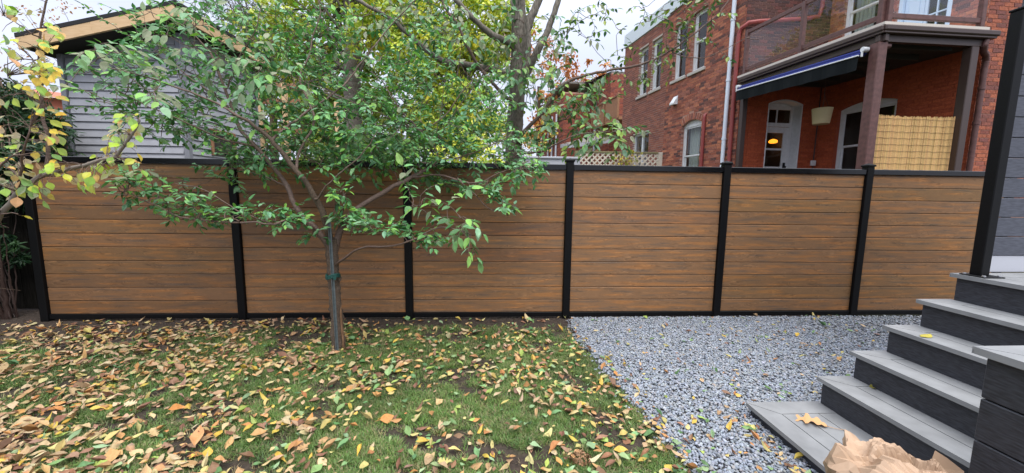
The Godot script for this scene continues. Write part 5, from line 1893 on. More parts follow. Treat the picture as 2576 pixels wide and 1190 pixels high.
func build_cherry() -> void:
	var base := Vector3(0.4, 0, -1.6)
	var t := thing("cherry_tree", "tall cherry tree with grey-brown trunk standing behind the middle of the fence", "tree", base)
	var s := []
	var zc := -1.6
	var trunk := MB.new()
	limb(trunk, [Vector3(0.34, -0.05, zc), pix(1292, 380, zc), pix(1300, 250, zc), pix(1304, 150, zc), pix(1306, 70, zc), pix(1300, -30, zc)], 0.135, 0.11, [], 16, 0.004)
	put(trunk, "trunk", M.bark_grey, t)
	var spec := [
		[0.075, 0.05, [V(1308, 170, zc), V(1330, 60, -1.5), V(1352, 10, -1.5), V(1375, -50, -1.5)]],
		[0.06, 0.04, [V(1306, 230, -1.5), V(1350, 130, -1.4), V(1364, 106, -1.4), V(1383, 64, -1.4), V(1412, -20, -1.4)]],
		[0.065, 0.03, [V(1296, 330, -1.5), V(1300, 260, -1.4), V(1312, 200, -1.35), V(1330, 130, -1.3), V(1325, 40, -1.3)]],
		[0.06, 0.028, [V(1302, 130, zc), V(1284, 110, -1.5), V(1239, 87, -1.4), V(1193, 49, -1.3), V(1147, 0, -1.2), V(1120, -40, -1.2)]],
		[0.05, 0.02, [V(1300, 190, zc), V(1190, 165, -1.4), V(1114, 152, -1.3), V(1053, 110, -1.2), V(996, 57, -1.1), V(940, 23, -1.0), V(880, -10, -1.0)]],
		[0.03, 0.014, [V(1300, 260, -1.5), V(1266, 239, -1.4), V(1205, 167, -1.3), V(1172, 110, -1.2), V(1155, 68, -1.2), V(1117, 15, -1.2), V(1105, -30, -1.2)]],
		[0.034, 0.006, [V(1298, 362, -1.5), V(1320, 330, -1.45), V(1364, 284, -1.4), V(1390, 246, -1.35), V(1413, 216, -1.3), V(1458, 193, -1.25), V(1515, 180, -1.2), V(1610, 163, -1.1), V(1682, 131, -1.05), V(1724, 102, -1.0), V(1769, 68, -1.0), V(1818, 23, -1.0), V(1836, -6, -1.0)]],
		[0.008, 0.003, [V(1690, 128, -1.05), V(1716, 142, -1.0), V(1773, 144, -0.95), V(1837, 117, -0.9), V(1879, 95, -0.85), V(1918, 74, -0.8)]],
		[0.007, 0.002, [V(1879, 95, -0.85), V(1905, 98, -0.8), V(1935, 84, -0.8)]],
		[0.018, 0.005, [V(1294, 392, -1.4), V(1330, 384, -1.1), V(1364, 379, -0.95), V(1413, 356, -0.8), V(1450, 340, -0.75), V(1530, 330, -0.7)]],
		[0.015, 0.004, [V(1350, 320, -1.35), V(1420, 300, -1.0), V(1480, 250, -0.9)]],
	]
	for e: Array in spec:
		var b := MB.new()
		px_limb(b, e, s, 9)
		put(b, "branch", M.bark_red if e[0] < 0.05 else M.bark_grey, t)
	var stems := MB.new()
	var cols := [Color(0.08, 0.2, 0.08), Color(0.11, 0.26, 0.09), Color(0.07, 0.17, 0.08), Color(0.16, 0.32, 0.07), Color(0.24, 0.38, 0.06)]
	var o := {"twig": [0.2, 0.45], "leaf": [0.085, 0.13], "step": 0.05, "stem": 0.005, "cols": cols, "sag": 0.16, "big": 0.0}
	var cl := [
		[1340, 200, 70, 90, -1.3, 0.4, 26], [1350, 110, 80, 60, -1.3, 0.4, 14], [1400, 320, 60, 50, -1.2, 0.25, 20], [1450, 270, 70, 46, -1.1, 0.2, 24], [1440, 100, 70, 70, -1.3, 0.3, 9],
		[1510, 335, 50, 20, -0.72, 0.1, 13], [1560, 340, 26, 14, -0.7, 0.08, 9], [1480, 200, 60, 26, -1.2, 0.15, 8], [1220, 60, 90, 60, -1.3, 0.3, 22], [1100, 40, 100, 45, -1.2, 0.3, 22], [1000, 30, 90, 40, -1.1, 0.3, 16], [1240, 190, 70, 60, -1.4, 0.3, 18], [1310, 330, 40, 60, -1.4, 0.2, 10],
		[1150, 120, 80, 60, -1.4, 0.3, 14],
	]
	var lv := grow(s, cl, stems, o)
	o.cols = [Color(0.1, 0.2, 0.05), Color(0.16, 0.28, 0.05), Color(0.07, 0.16, 0.05), Color(0.26, 0.33, 0.04), Color(0.05, 0.12, 0.05)]
	o.leaf = [0.06, 0.1]; o.step = 0.055; o.twig = [0.15, 0.35]
	lv.append_array(grow(s, [[1550, 165, 50, 26, -1.15, 0.1, 7], [1640, 130, 60, 40, -1.05, 0.12, 11], [1600, 190, 60, 26, -1.1, 0.1, 6], [1700, 90, 50, 45, -1.0, 0.12, 10], [1760, 40, 50, 40, -1.0, 0.1, 12], [1810, 25, 25, 30, -1.0, 0.08, 6], [1560, 40, 90, 40, -1.2, 0.2, 7], [1500, 80, 60, 50, -1.2, 0.2, 5], [1650, 40, 50, 40, -1.1, 0.2, 6], [1800, 130, 40, 12, -0.9, 0.05, 2]], stems, o))
	kind(put(stems, "twigs", M.bark_red, t), "stuff")
	set_leaves(lv, t, leaf_mesh, M.leaf)

# a tree in the background: trunk, limbs and a crown of leaf clumps in ellipsoids [centre, radii, clumps]
func far_tree(called: String, label: String, foot: Vector3, top: Vector3, r: float, blobs: Array, cols: Array, size: Array, per: int, bark: Material, mesh: Mesh = null) -> Node3D:
	var t := thing(called, label, "tree", foot)
	var tr := MB.new()
	limb(tr, [foot - Vector3(0, 0.1, 0), foot.lerp(top, 0.4) + Vector3(rf(-0.1, 0.1), 0, 0), foot.lerp(top, 0.75), top], r, r * 0.5, [], 12, r * 0.06)
	var ts := []; var cs := []
	for b: Array in blobs:
		var c: Vector3 = b[0]; var rr: Vector3 = b[1]
		for k in b[2]:
			var d := Vector3(rng.randfn(), rng.randfn(), rng.randfn()).normalized() * pow(rng.randf(), 0.4)
			var p := c + d * rr
			var cr := rf(0.16, 0.42) * minf(rr.x, 1.6) * 0.6
			var from := foot.lerp(top, clampf(rf(0.45, 0.95), 0, 1))
			if k % 4 == 0:
				limb(tr, [from, from.lerp(p, 0.5) + Vector3(0, rf(-0.1, 0.15), 0), p], r * 0.16, r * 0.03 + 0.003, [], 5, 0.01)
			var shade: Color = leaf_col(cols)
			for i in per:
				var q := p + Vector3(rng.randfn(), rng.randfn() * 0.75, rng.randfn()) * cr * 0.6
				ts.append(leaf_t(q, Vector3(rf(-1, 1), rf(-1, 0.4), rf(-1, 1)), rf(size[0], size[1]), 1.2))
				cs.append(shade.lerp(leaf_col(cols), 0.5))
	put(tr, "trunk", bark, t)
	many(mesh if mesh else leaf_mesh, M.leaf, ts, cs, "crown", t)
	return t

func build_background_trees() -> void:
	var yel := [Color(0.562, 0.617, 0.078), Color(0.449, 0.593, 0.078), Color(0.337, 0.519, 0.078), Color(0.243, 0.432, 0.078), Color(0.612, 0.593, 0.091)]
	var lime := [Color(0.546, 0.650, 0.091), Color(0.390, 0.546, 0.078), Color(0.676, 0.702, 0.091), Color(0.260, 0.429, 0.065), Color(0.780, 0.702, 0.078)]
	far_tree("maple_tree", "lime-yellow maple behind the plum crown, left of the cherry trunk", Vector3(-0.9, 0, -7.5), Vector3(-0.9, 6.5, -7.6), 0.16,
		[[pix(1130, 150, -7.5), Vector3(1.9, 1.2, 1.3), 120], [pix(1180, 40, -7.5), Vector3(2.0, 1.0, 1.3), 90], [pix(1000, 90, -7.8), Vector3(1.5, 1.2, 1.0), 60], [pix(1160, 280, -7.3), Vector3(1.4, 0.9, 1.0), 60], [pix(1060, -80, -7.5), Vector3(2.4, 1.2, 1.3), 60]], lime, [0.12, 0.2], 44, M.bark_grey)
	far_tree("grey_trunk_tree", "big tree with a thick pale grey trunk behind the plum crown", Vector3(-4.75, 0, -9.0), Vector3(-4.7, 9.5, -9.0), 0.36,
		[[pix(760, 60, -9.4), Vector3(1.9, 1.3, 1.3), 70], [pix(960, 30, -9.5), Vector3(1.6, 1.2, 1.2), 46], [pix(700, 170, -10), Vector3(1.4, 1.0, 1.0), 40], [pix(860, -60, -9), Vector3(3, 1.2, 1.6), 60]], yel, [0.13, 0.21], 40, M.bark_grey)
	far_tree("golden_tree", "sparse golden tree between the shed roof and the thick grey trunk", Vector3(-9.5, 0, -15), Vector3(-9.3, 8.5, -15), 0.2,
		[[pix(640, 100, -15), Vector3(2.2, 1.8, 1.5), 50], [pix(760, 160, -15), Vector3(2.2, 1.5, 1.5), 46], [pix(800, 280, -14), Vector3(2.2, 1.2, 1.4), 40]], yel, [0.18, 0.3], 34, M.bark_grey)
	var needle := leaf_shape(PackedFloat32Array([0, 0.05, 0.05, 0]), 0.1, 0.1)
	far_tree("pine_tree", "dark grey-green pine crown above the right end of the shed roof", Vector3(-9.4, 0, -12.5), Vector3(-9.2, 8.8, -12.5), 0.2,
		[[pix(620, 30, -12.5), Vector3(1.5, 0.9, 1.1), 40], [pix(560, -40, -12.5), Vector3(1.6, 0.9, 1.1), 30]], [Color(0.1, 0.13, 0.09), Color(0.07, 0.1, 0.07), Color(0.15, 0.17, 0.11)], [0.16, 0.28], 40, M.bark, needle)
	far_tree("orange_oak", "sparse orange-leaved oak beyond the branch at the left of the brick houses", Vector3(3.2, 0, -21), Vector3(3.0, 8.5, -21), 0.2,
		[[pix(1420, 260, -21), Vector3(2.0, 1.8, 1.4), 40], [pix(1480, 200, -21), Vector3(1.5, 1.4, 1.2), 22], [pix(1350, 330, -20), Vector3(1.5, 1.2, 1.2), 18], [pix(1330, 130, -21), Vector3(2.0, 1.6, 1.2), 24], [pix(1400, 160, -21), Vector3(1.4, 1.2, 1.2), 14]], [Color(0.55, 0.2, 0.05), Color(0.62, 0.28, 0.07), Color(0.4, 0.14, 0.05), Color(0.6, 0.36, 0.12)], [0.2, 0.32], 24, M.bark)
	far_tree("yellow_tree", "small yellow tree low behind the cherry trunk", Vector3(1.2, 0, -17), Vector3(1.2, 4.6, -17), 0.1,
		[[pix(1330, 340, -17), Vector3(1.6, 1.0, 1.2), 34], [pix(1240, 330, -17), Vector3(1.6, 1.2, 1.2), 34]], [Color(0.62, 0.46, 0.08), Color(0.55, 0.36, 0.07), Color(0.4, 0.38, 0.08)], [0.14, 0.22], 14, M.bark_grey)
	far_tree("bare_tree", "thin brown tree with a few leaves far behind the yellow pear leaves", Vector3(-22, 0, -19), Vector3(-22, 9, -19), 0.16,
		[[pix(60, 120, -19), Vector3(3.0, 2.6, 1.6), 40], [pix(180, 60, -19), Vector3(2.4, 1.6, 1.6), 16]], [Color(0.4, 0.27, 0.14), Color(0.35, 0.3, 0.16), Color(0.45, 0.22, 0.1)], [0.14, 0.22], 6, M.bark)
	far_tree("green_tree", "broad yellow-green tree filling the view between shed and cherry trunk", Vector3(-2.2, 0, -11.5), Vector3(-2.2, 5.5, -11.5), 0.15,
		[[pix(940, 250, -11.5), Vector3(2.6, 1.7, 1.2), 110], [pix(740, 300, -11.5), Vector3(1.9, 1.3, 1.2), 70], [pix(1120, 320, -11.5), Vector3(1.9, 1.2, 1.2), 70], [pix(860, 370, -11), Vector3(2.6, 0.9, 1.0), 60]], [Color(0.4, 0.5, 0.09), Color(0.27, 0.4, 0.08), Color(0.55, 0.58, 0.09), Color(0.18, 0.3, 0.07)], [0.14, 0.24], 42, M.bark_grey)
	far_tree("cedar_hedge", "dark cedar hedge along the left side of the garden", Vector3(-6.4, 0, 1.2), Vector3(-6.4, 3.5, 1.2), 0.08,
		[[Vector3(-6.7, 1.9, 0.6), Vector3(0.5, 1.9, 0.5), 120], [Vector3(-6.3, 1.9, 1.5), Vector3(0.6, 1.9, 0.6), 120], [Vector3(-5.6, 1.9, 2.4), Vector3(0.6, 1.9, 0.6), 120], [Vector3(-7.6, 2.2, 0.4), Vector3(0.8, 1.9, 0.5), 90]], [Color(0.018, 0.055, 0.022), Color(0.03, 0.085, 0.03)], [0.1, 0.18], 26, M.bark, leaf_shape(PackedFloat32Array([0, 0.09, 0.12, 0.08, 0]), 0.2, 0.3))
	# low greenery just beyond the fence
	for e: Array in [
		["green_shrub", "mid-green shrub behind the fence below the thick grey trunk", Vector3(-2.6, 0, -5.2), 1.3, [Color(0.09, 0.19, 0.05), Color(0.14, 0.26, 0.05), Color(0.05, 0.12, 0.04)]],
		["green_shrub", "yellow-green shrub behind the fence right of the grey trunk", Vector3(-0.6, 0, -5.6), 1.2, lime],
		["green_shrub", "dark green shrub behind the fence between timber frame and grey trunk", Vector3(-4.0, 0, -6.4), 1.5, [Color(0.05, 0.12, 0.04), Color(0.08, 0.16, 0.05), Color(0.2, 0.26, 0.05)]],
		["green_shrub", "pale yellow-green shrub low behind the fence, left of the cherry trunk", Vector3(1.2, 0, -9.5), 1.0, yel],
		["green_shrub", "green shrub between the rose house and the grey shed", Vector3(-8.6, 0, -5.0), 1.2, [Color(0.1, 0.2, 0.05), Color(0.25, 0.33, 0.06)]]]:
		var p: Vector3 = e[2]
		var t := far_tree(e[0], e[1], p, p + Vector3(0, 2.2, 0), 0.05, [[p + Vector3(0, 2.0, 0), Vector3(e[3], 1.0, 0.8), 70], [p + Vector3(0.2, 1.1, 0), Vector3(e[3] * 1.1, 0.9, 0.8), 40]], e[4], [0.09, 0.15], 44, M.bark)
		t.set_meta("category", "shrub")
	# dark cedar in the left corner, its bare stem in front of the dark fence
	var foot := Vector3(-5.52, 0, -0.08)
	var c := far_tree("cedar_tree", "dark green cedar at the left edge, behind the yellow pear leaves", Vector3(-6.3, 0, -0.9), Vector3(-6.3, 3.4, -0.9), 0.07,
		[[pix(40, 300, -0.9), Vector3(0.55, 0.42, 0.4), 70], [pix(110, 350, -0.8), Vector3(0.3, 0.3, 0.3), 26], [pix(20, 380, -0.8), Vector3(0.6, 0.4, 0.4), 46], [pix(-60, 300, -0.9), Vector3(0.7, 0.6, 0.5), 50], [pix(30, 480, -0.7), Vector3(0.5, 0.5, 0.3), 40], [pix(25, 470, -0.2), Vector3(0.28, 0.22, 0.12), 26], [pix(-10, 620, -0.15), Vector3(0.25, 0.3, 0.12), 14], [pix(40, 400, -0.25), Vector3(0.3, 0.2, 0.12), 26]], [Color(0.018, 0.055, 0.022), Color(0.03, 0.085, 0.03), Color(0.012, 0.04, 0.018), Color(0.05, 0.11, 0.035)], [0.05, 0.11], 60, M.bark, leaf_shape(PackedFloat32Array([0, 0.09, 0.12, 0.08, 0]), 0.2, 0.3))
	var sh := thing("bare_shrub", "leafless brown shrub stems in front of the dark fence, left edge", "shrub", foot)
	for k in 9:
		var m := MB.new()
		var q := foot + Vector3(rf(-0.06, 0.06), 0, rf(-0.05, 0.05))
		var dx := rf(-0.5, 0.25); var dz := rf(-0.2, 0.4)
		limb(m, [q, q + Vector3(dx * 0.25, 0.4, dz * 0.3), q + Vector3(dx * 0.5, 0.9, dz * 0.5), q + Vector3(dx, rf(1.2, 1.7), dz)], rf(0.02, 0.035) if k < 3 else 0.01, 0.003, [], 6, 0.01)
		put(m, "stem", M.darkbrown, sh)
	for k in 14:
		var m := MB.new()
		var q := foot + Vector3(rf(-0.2, 0.15), rf(0.3, 1.2), rf(-0.1, 0.3))
		limb(m, [q, q + Vector3(rf(-0.2, 0.2), rf(0.0, 0.2), rf(-0.1, 0.2)), q + Vector3(rf(-0.35, 0.35), rf(-0.15, 0.2), rf(-0.1, 0.35))], 0.005, 0.002, [], 5, 0.006)
		put(m, "stem", M.bark, sh)

# the pear sapling at the left with yellowing leaves: every leaf is a part
func build_pear() -> void:
	var foot := pix(-150, 700, 1.9); foot.y = 0
	var t := thing("pear_tree", "young pear tree with yellow and pale green leaves reaching in from the left", "tree", foot)
	var s := []
	var specs := [
		[0.019, 0.006, [V(-150, 720, 1.9), V(0, 540, 1.9), V(49, 481, 1.9), V(106, 443, 1.9), V(182, 422, 1.92), V(265, 402, 1.95), V(292, 390, 1.95), V(333, 341, 1.95), V(350, 300, 1.95)]],
		[0.012, 0.004, [V(106, 443, 1.9), V(115, 424, 1.9), V(117, 360, 1.88), V(110, 303, 1.86), V(106, 227, 1.84), V(100, 152, 1.82), V(97, 95, 1.8), V(114, 30, 1.8), V(122, -10, 1.8)]],
		[0.008, 0.003, [V(40, 490, 1.9), V(58, 400, 1.95), V(68, 350, 2.0), V(75, 320, 2.0)]],
		[0.008, 0.003, [V(0, 540, 1.9), V(-20, 460, 2.0), V(20, 400, 2.05), V(50, 390, 2.05)]],
		[0.006, 0.003, [V(49, 481, 1.9), V(15, 470, 1.95), V(-20, 455, 2.0)]],
		[0.005, 0.002, [V(265, 402, 1.95), V(300, 398, 1.97), V(345, 420, 2.0)]],
		[0.005, 0.002, [V(100, 152, 1.82), V(60, 150, 1.85), V(10, 165, 1.9)]],
		[0.006, 0.002, [V(108, 260, 1.85), V(60, 235, 1.9), V(20, 190, 1.95)]],
		[0.005, 0.002, [V(97, 95, 1.8), V(60, 70, 1.85), V(10, 40, 1.9)]],
		[0.005, 0.002, [V(0, 540, 1.9), V(20, 535, 1.93), V(45, 538, 1.95)]],
	]
	for e: Array in specs:
		var b := MB.new()
		px_limb(b, e, s, 8)
		put(b, "branch", M.twig_pale if e[0] > 0.015 else M.bark_red, t)
	var cols := [Color(0.62, 0.4, 0.012), Color(0.55, 0.42, 0.012), Color(0.42, 0.44, 0.015), Color(0.31, 0.44, 0.02), Color(0.2, 0.38, 0.03), Color(0.58, 0.33, 0.07), Color(0.5, 0.25, 0.1), Color(0.11, 0.27, 0.05)]
	var stems := MB.new()
	var lv := []
	# [u, v, half u, half v, number, first colour, last colour]
	for e: Array in [[110, 130, 26, 60, 16, 0, 5], [115, 210, 32, 60, 19, 0, 4], [115, 290, 32, 50, 14, 0, 5], [60, 200, 45, 45, 14, 0, 5], [40, 120, 40, 50, 8, 2, 7], [110, 370, 24, 40, 10, 0, 7], [30, 390, 32, 50, 15, 0, 7], [25, 440, 30, 34, 10, 0, 7], [160, 420, 40, 22, 11, 0, 5], [215, 440, 24, 26, 9, 0, 5], [260, 410, 36, 30, 15, 1, 5], [310, 360, 36, 40, 17, 1, 5], [330, 310, 26, 24, 9, 2, 5], [20, 290, 24, 50, 5, 4, 7], [90, 455, 30, 14, 6, 2, 8], [45, 545, 6, 4, 1, 0, 1], [345, 425, 14, 12, 2, 3, 5], [30, 30, 50, 40, 9, 3, 8], [120, 60, 30, 40, 6, 1, 5], [60, 480, 60, 20, 6, 0, 6]]:
		for k in int(e[4] * 1.6):
			var p := pix(e[0] + rf(-1, 1) * e[2], e[1] + rf(-1, 1) * e[3], rf(1.8, 2.05))
			var best := INF; var near := Vector3.ZERO
			for q: Vector3 in s:
				var dd := q.distance_squared_to(p)
				if dd < best: best = dd; near = q
			var d := (p - near).normalized() * 0.6 + Vector3(rf(-0.6, 0.6), rf(-0.9, 0.0), rf(-0.4, 0.6))
			stems.tube(PackedVector3Array([near, near.lerp(p, 0.6) + Vector3(0, 0.01, 0), p]), PackedFloat32Array([0.0022, 0.0016, 0.0012]), 4, false)
			lv.append([leaf_t(p, d, rf(0.052, 0.08), 0.9), leaf_col(cols.slice(e[5], e[6] + 1))])
	kind(put(stems, "leaf_stalks", M.bark_red, t), "stuff")
	set_leaves(lv, t, pear_mesh, M.leaf)

# =====================================================================================
# lawn, gravel, fallen leaves
# =====================================================================================
func build_grass() -> void:
	var mb := MB.new()
	for k in 9:
		var a := rf(0, TAU)
		var r := rf(0, 0.022)
		var p := Vector3(cos(a) * r, 0, sin(a) * r)
		var h := rf(0.012, 0.034)
		var la := rf(0, TAU)
		var lean := Vector3(cos(la), 0, sin(la)) * h * rf(0.3, 1.7)
		var sd := Vector3(-sin(la), 0, cos(la)) * 0.0017
		var b := p + lean * 0.4 + Vector3(0, h * 0.62, 0)
		mb.quad(p - sd, p + sd, b + sd * 0.8, b - sd * 0.8)
		mb.tri(b - sd * 0.8, b + sd * 0.8, p + lean + Vector3(0, h, 0))
	var clump := mb.mesh()
	var ts := []; var cs := []
	var cols := [Color(0.085, 0.18, 0.03), Color(0.11, 0.215, 0.037), Color(0.14, 0.21, 0.045), Color(0.06, 0.122, 0.026), Color(0.09, 0.172, 0.037), Color(0.12, 0.195, 0.04), Color(0.22, 0.2, 0.09), Color(0.13, 0.19, 0.05), Color(0.26, 0.22, 0.11)]
	var tone := noise(0.9, 78, 2)
	var n := 0
	var tries := 0
	while n < 52000 and tries < 200000:
		tries += 1
		var z := 0.25 + 3.1 * pow(rng.randf(), 0.85)
		var x := rf(-5.6 + 0.9 * z, gravel_edge(z) + 0.02)
		var g := grass_at(x, z)
		if rng.randf() > g * 0.95 + 0.03: continue
		n += 1
		var s := rf(0.6, 1.25)
		ts.append(Transform3D(Basis(Vector3.UP, rf(0, TAU)).scaled(Vector3(s, s * rf(0.6, 1.2), s)), Vector3(x, 0.0, z)))
		var c := leaf_col(cols)
		var k := 1.0 + 0.35 * tone.get_noise_2d(x, z)
		cs.append(Color(c.r * k, c.g * k, c.b * k))
	many(clump, M.grass, ts, cs, "grass")

func build_gravel() -> void:
	var sp := SphereMesh.new()
	sp.radius = 0.5; sp.height = 1.0; sp.radial_segments = 8; sp.rings = 4
	var ts := []; var cs := []
	var cols := [Color(0.235, 0.255, 0.295), Color(0.18, 0.2, 0.235), Color(0.3, 0.325, 0.37), Color(0.36, 0.385, 0.43), Color(0.13, 0.145, 0.18), Color(0.46, 0.48, 0.52), Color(0.22, 0.245, 0.29), Color(0.26, 0.235, 0.21), Color(0.29, 0.26, 0.225), Color(0.2, 0.225, 0.27)]
	for i in 120000:
		var z := rf(0.05, 3.4)
		var e := gravel_edge(z)
		var x := rf(0.84, 5.8)
		if x < e + 0.07 * bare_noise.get_noise_1d(z * 7.0) + (rf(-0.1, 0.03) if rng.randf() < 0.2 else 0.0): continue
		if z > 2.05 and x > 1.8: continue
		if z < 2.05 and rng.randf() < smoothstep(2.6, 5.0, x) * 0.6: continue
		var s := rf(0.0115, 0.0235) * (1.25 if rng.randf() < 0.12 else 1.0)
		var b := Basis.from_euler(Vector3(rf(-0.5, 0.5), rf(0, TAU), rf(-0.5, 0.5))).scaled_local(Vector3(s * rf(0.85, 1.3), s * rf(0.5, 0.8), s * rf(0.7, 1.0)))
		ts.append(Transform3D(b, Vector3(x, rf(0.006, 0.026), z)))
		var gc := leaf_col(cols, 0.12)
		gc = gc.lerp(Color(0.265, 0.295, 0.335), 0.48) * 1.05
		cs.append(gc)
	many(sp, M.pebble, ts, cs, "gravel")

func litter_density(x: float, z: float) -> float:
	var left := smoothstep(-0.9, -3.0, x)
	var d := lerpf(0.44, 1.0, left)
	d *= lerpf(1.0, 0.75, smoothstep(1.2, 2.3, z) * (1.0 - left))
	var patch := bare_noise.get_noise_2d(x * 0.9 + 40.0, z * 0.9)
	d *= 0.35 + 1.5 * clampf(patch + 0.3, 0.0, 1.0)
	if z < 0.4: d *= 0.7
	if x > gravel_edge(z) + 0.04:
		d = 0.085
		if x < gravel_edge(z) + 0.1 and z > 1.2: d = 0.7
		if x > 1.6 and x < 1.76 and z > 2.0: d = 1.0
	return d

func litter_look(x: float, _z: float) -> Array:
	# [name of colour, colour]
	var q := rng.randf()
	var left := smoothstep(-0.6, -2.8, x)
	var green := lerpf(0.27, 0.04, left)
	var yellow := green + lerpf(0.2, 0.13, left)
	if q < green:
		return ["green", leaf_col([Color(0.191, 0.336, 0.127), Color(0.305, 0.410, 0.090), Color(0.095, 0.206, 0.072), Color(0.258, 0.373, 0.181)])]
	if q < yellow:
		return ["yellow", leaf_col([Color(0.572, 0.401, 0.072), Color(0.496, 0.410, 0.144), Color(0.534, 0.457, 0.181)])]
	if q < yellow + 0.14:
		return ["orange", leaf_col([Color(0.515, 0.252, 0.082), Color(0.429, 0.206, 0.072), Color(0.534, 0.307, 0.127)])]
	if q < yellow + 0.3:
		return ["brown", leaf_col([Color(0.248, 0.121, 0.068), Color(0.191, 0.093, 0.054), Color(0.286, 0.159, 0.099)])]
	return ["tan", leaf_col([Color(0.477, 0.336, 0.172), Color(0.534, 0.401, 0.217), Color(0.401, 0.261, 0.135), Color(0.534, 0.429, 0.253), Color(0.439, 0.289, 0.172)])]

func lay_leaf(p: Vector3, size: float) -> Transform3D:
	var b := Basis.from_euler(Vector3(-PI / 2 + rf(-0.3, 0.3), 0, 0))
	b = Basis(Vector3.UP, rf(0, TAU)) * Basis(Vector3(0, 0, 1), rf(-0.3, 0.3)) * b
	if rng.randf() < 0.3: b = b * Basis(Vector3(0, 1, 0), PI)
	return Transform3D(b.scaled_local(Vector3(size * rf(0.72, 1.2), size, size * rf(0.6, 2.6))), p)

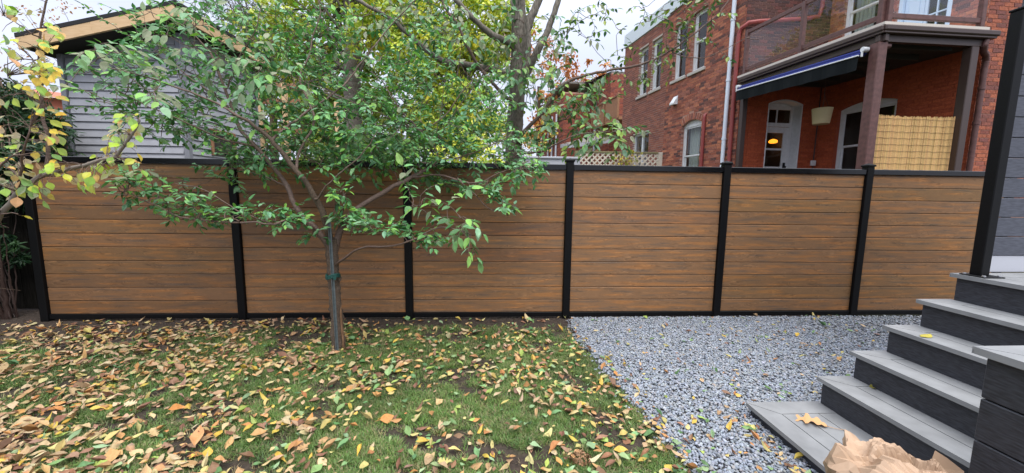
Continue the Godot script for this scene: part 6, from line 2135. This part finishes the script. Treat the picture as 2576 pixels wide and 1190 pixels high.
func build_litter() -> void:
	var all := []
	var n := 0
	var tries := 0
	while n < 6300 and tries < 140000:
		tries += 1
		var z := 0.06 + 2.9 * rng.randf()
		var x := rf(-5.4 + 0.85 * z, 4.4 if z < 2.0 else 1.7)
		if z < 0.1 and x > -0.6 and x < -0.3: continue
		if rng.randf() > litter_density(x, z): continue
		n += 1
		var look := litter_look(x, z)
		var on_gravel := x > gravel_edge(z)
		var size := lerpf(0.034, 0.09, pow(rng.randf(), 1.4)) * (1.5 if rng.randf() < 0.05 else 1.0) * (0.8 if on_gravel else 1.0)
		var y := 0.034 if on_gravel else lerpf(0.014, 0.034, grass_at(x, z)) + rf(0, 0.012)
		var m := rng.randi() % 5
		if size > 0.08 and rng.randf() < 0.06: m = 5
		var t := lay_leaf(Vector3(x, y, z), size)
		var q := to_px(t.origin)
		all.append({"t": t, "c": look[1], "hue": look[0], "m": m, "s": size, "x": x, "z": z, "g": on_gravel, "big": (size * size / (q.z * q.z)) * (1.0 if q.x > 5 and q.x < 2570 and q.y < 1188 else 0.001)})
	all.sort_custom(func(a: Dictionary, b: Dictionary) -> bool: return a.big > b.big)
	var shape := ["oval", "rolled", "broad", "twisted", "stalked", "lobed"]
	var mats := {}
	var rest_t := [[], [], [], [], [], []]; var rest_c := [[], [], [], [], [], []]
	for i in all.size():
		var l: Dictionary = all[i]
		if i < 290:
			var c: Color = l.c
			var key := Color(snappedf(c.r, 0.05), snappedf(c.g, 0.05), snappedf(c.b, 0.06)).to_html()
			if not mats.has(key):
				var mm: StandardMaterial3D = M.dry.duplicate()
				mm.vertex_color_use_as_albedo = false
				mm.albedo_color = c.linear_to_srgb()
				mats[key] = mm
			var o := inst(litter_meshes[l.m], mats[key], l.t, "fallen_leaf", self)
			var col := 0
			while col < 5 and to_px((l.t as Transform3D).origin).x > to_px(Vector3(POSTS[col + 1], 0.0, 0.0)).x: col += 1
			var dist := "close to camera" if l.z > 1.9 else ("level with plum trunk" if l.z > 0.8 else "near the fence")
			var big := "large " if l.s > 0.1 else ("small " if l.s < 0.062 else "")
			var tip: Vector3 = (l.t as Transform3D).basis.y
			var aim := ("right" if tip.x > 0 else "left") if absf(tip.x) > absf(tip.z) else ("forward" if tip.z > 0 else "away")
			tag(o, "%s%s %s leaf on %s before %s fence panel, %s, tip %s" % [big, shape[l.m], l.hue, "gravel" if l.g else "lawn", ["leftmost", "second", "third", "fourth", "fifth", "sixth"][col], dist, aim], "leaf", "fallen leaves on the ground")
		else:
			rest_t[l.m].append(l.t); rest_c[l.m].append(l.c)
	for k in 6:
		if rest_t[k].size() > 0:
			many(litter_meshes[k], M.dry, rest_t[k], rest_c[k], "leaf_litter")
	# single leaves on the stairs
	oak_leaf()
	for e: Array in [["crumpled yellow-green leaf lying on the second tread of the stairs", pix(2205, 972, 2.3), SY + RISE, 0.085, Color(0.3, 0.27, 0.04), 3], ["yellow and brown leaf lying on the fourth tread of the stairs", pix(2352, 838, 2.2), SY + RISE * 3, 0.1, Color(0.42, 0.36, 0.05), 2]]:
		var q := ray_to_y(2207 if e[3] < 0.09 else 2352, 976 if e[3] < 0.09 else 840, e[2] + 0.012)
		var mm: StandardMaterial3D = M.dry.duplicate()
		mm.vertex_color_use_as_albedo = false
		mm.albedo_color = (e[4] as Color).linear_to_srgb()
		tag(inst(litter_meshes[e[5]], mm, lay_leaf(q - Vector3(0.03, 0, 0), e[3]), "fallen_leaf", self), e[0], "leaf", "leaves on the deck stairs")
	# a dried flower head on the lawn
	var c := Vector3(0.5, 0.0, 2.44)
	var fm := MB.new()
	for i in 170:
		var d := Vector3(rng.randfn(), absf(rng.randfn()) * 0.8, rng.randfn()).normalized()
		var p := c + Vector3(0, 0.02, 0) + d * Vector3(0.062, 0.05, 0.05) * rf(0.7, 1.0)
		var k := rf(0.7, 1.25)
		fm.col = Color(0.3 * k, 0.17 * k, 0.085 * k)
		var t1 := d.cross(Vector3(rf(-1, 1), rf(-1, 1), rf(-1, 1))).normalized()
		var t2 := d.cross(t1)
		fm.quad(p - t1 * 0.008, p + t2 * 0.007 + d * 0.004, p + t1 * 0.008, p - t2 * 0.007 + d * 0.004)
	tag(put(fm, "dried_flower_head", M.dry), "round dried brown flower head on the grass at the bottom edge", "flower")

func ray_to_y(u: float, v: float, y: float) -> Vector3:
	var d := eye.basis * Vector3((u - 1288.0) / FOC, -(v - 595.0) / FOC, -1.0)
	return eye.origin + d * ((y - eye.origin.y) / d.y)

func oak_leaf() -> void:
	# a lobed outline: half widths down the midrib
	var mb := MB.new()
	var outline := [Vector2(0, 0), Vector2(0.05, 0.02), Vector2(0.12, 0.08), Vector2(0.09, 0.16), Vector2(0.22, 0.22), Vector2(0.26, 0.28), Vector2(0.11, 0.36), Vector2(0.1, 0.42), Vector2(0.33, 0.5), Vector2(0.35, 0.57), Vector2(0.24, 0.58), Vector2(0.1, 0.62), Vector2(0.09, 0.68), Vector2(0.24, 0.76), Vector2(0.2, 0.82), Vector2(0.1, 0.82), Vector2(0.08, 0.9), Vector2(0.03, 0.99)]
	var a := ray_to_y(2082, 1074, SY + 0.004)
	var b := ray_to_y(1984, 1044, SY + 0.004)
	var y := b - a
	var x := y.cross(Vector3.UP)
	for sg: float in [-1.0, 1.0]:
		for i in outline.size() - 1:
			var p: Vector2 = outline[i]; var q: Vector2 = outline[i + 1]
			var f := func(w: Vector2) -> Vector3: return a + y * w.y + x * w.x * sg * 1.05 + Vector3(0, 0.004 + 0.05 * w.x * w.x + 0.012 * sin(w.y * 5.0), 0)
			var m0 := a + y * p.y + Vector3(0, 0.003 + 0.012 * sin(p.y * 5.0), 0); var m1 := a + y * q.y + Vector3(0, 0.003 + 0.012 * sin(q.y * 5.0), 0)
			mb.quad(m0, f.call(p), f.call(q), m1)
	var st := y.normalized()
	mb.tube(PackedVector3Array([a + Vector3(0, 0.004, 0), a - st * 0.04 + x.normalized() * 0.004 + Vector3(0, 0.004, 0), a - st * 0.075 + x.normalized() * 0.02 + Vector3(0, 0.003, 0)]), PackedFloat32Array([0.0018, 0.0014, 0.0014]), 5)
	tag(put(mb, "oak_leaf", mat(0.55, 0.3, 0.13, 0.7)), "tan lobed oak leaf lying on the bottom step of the stairs", "leaf")
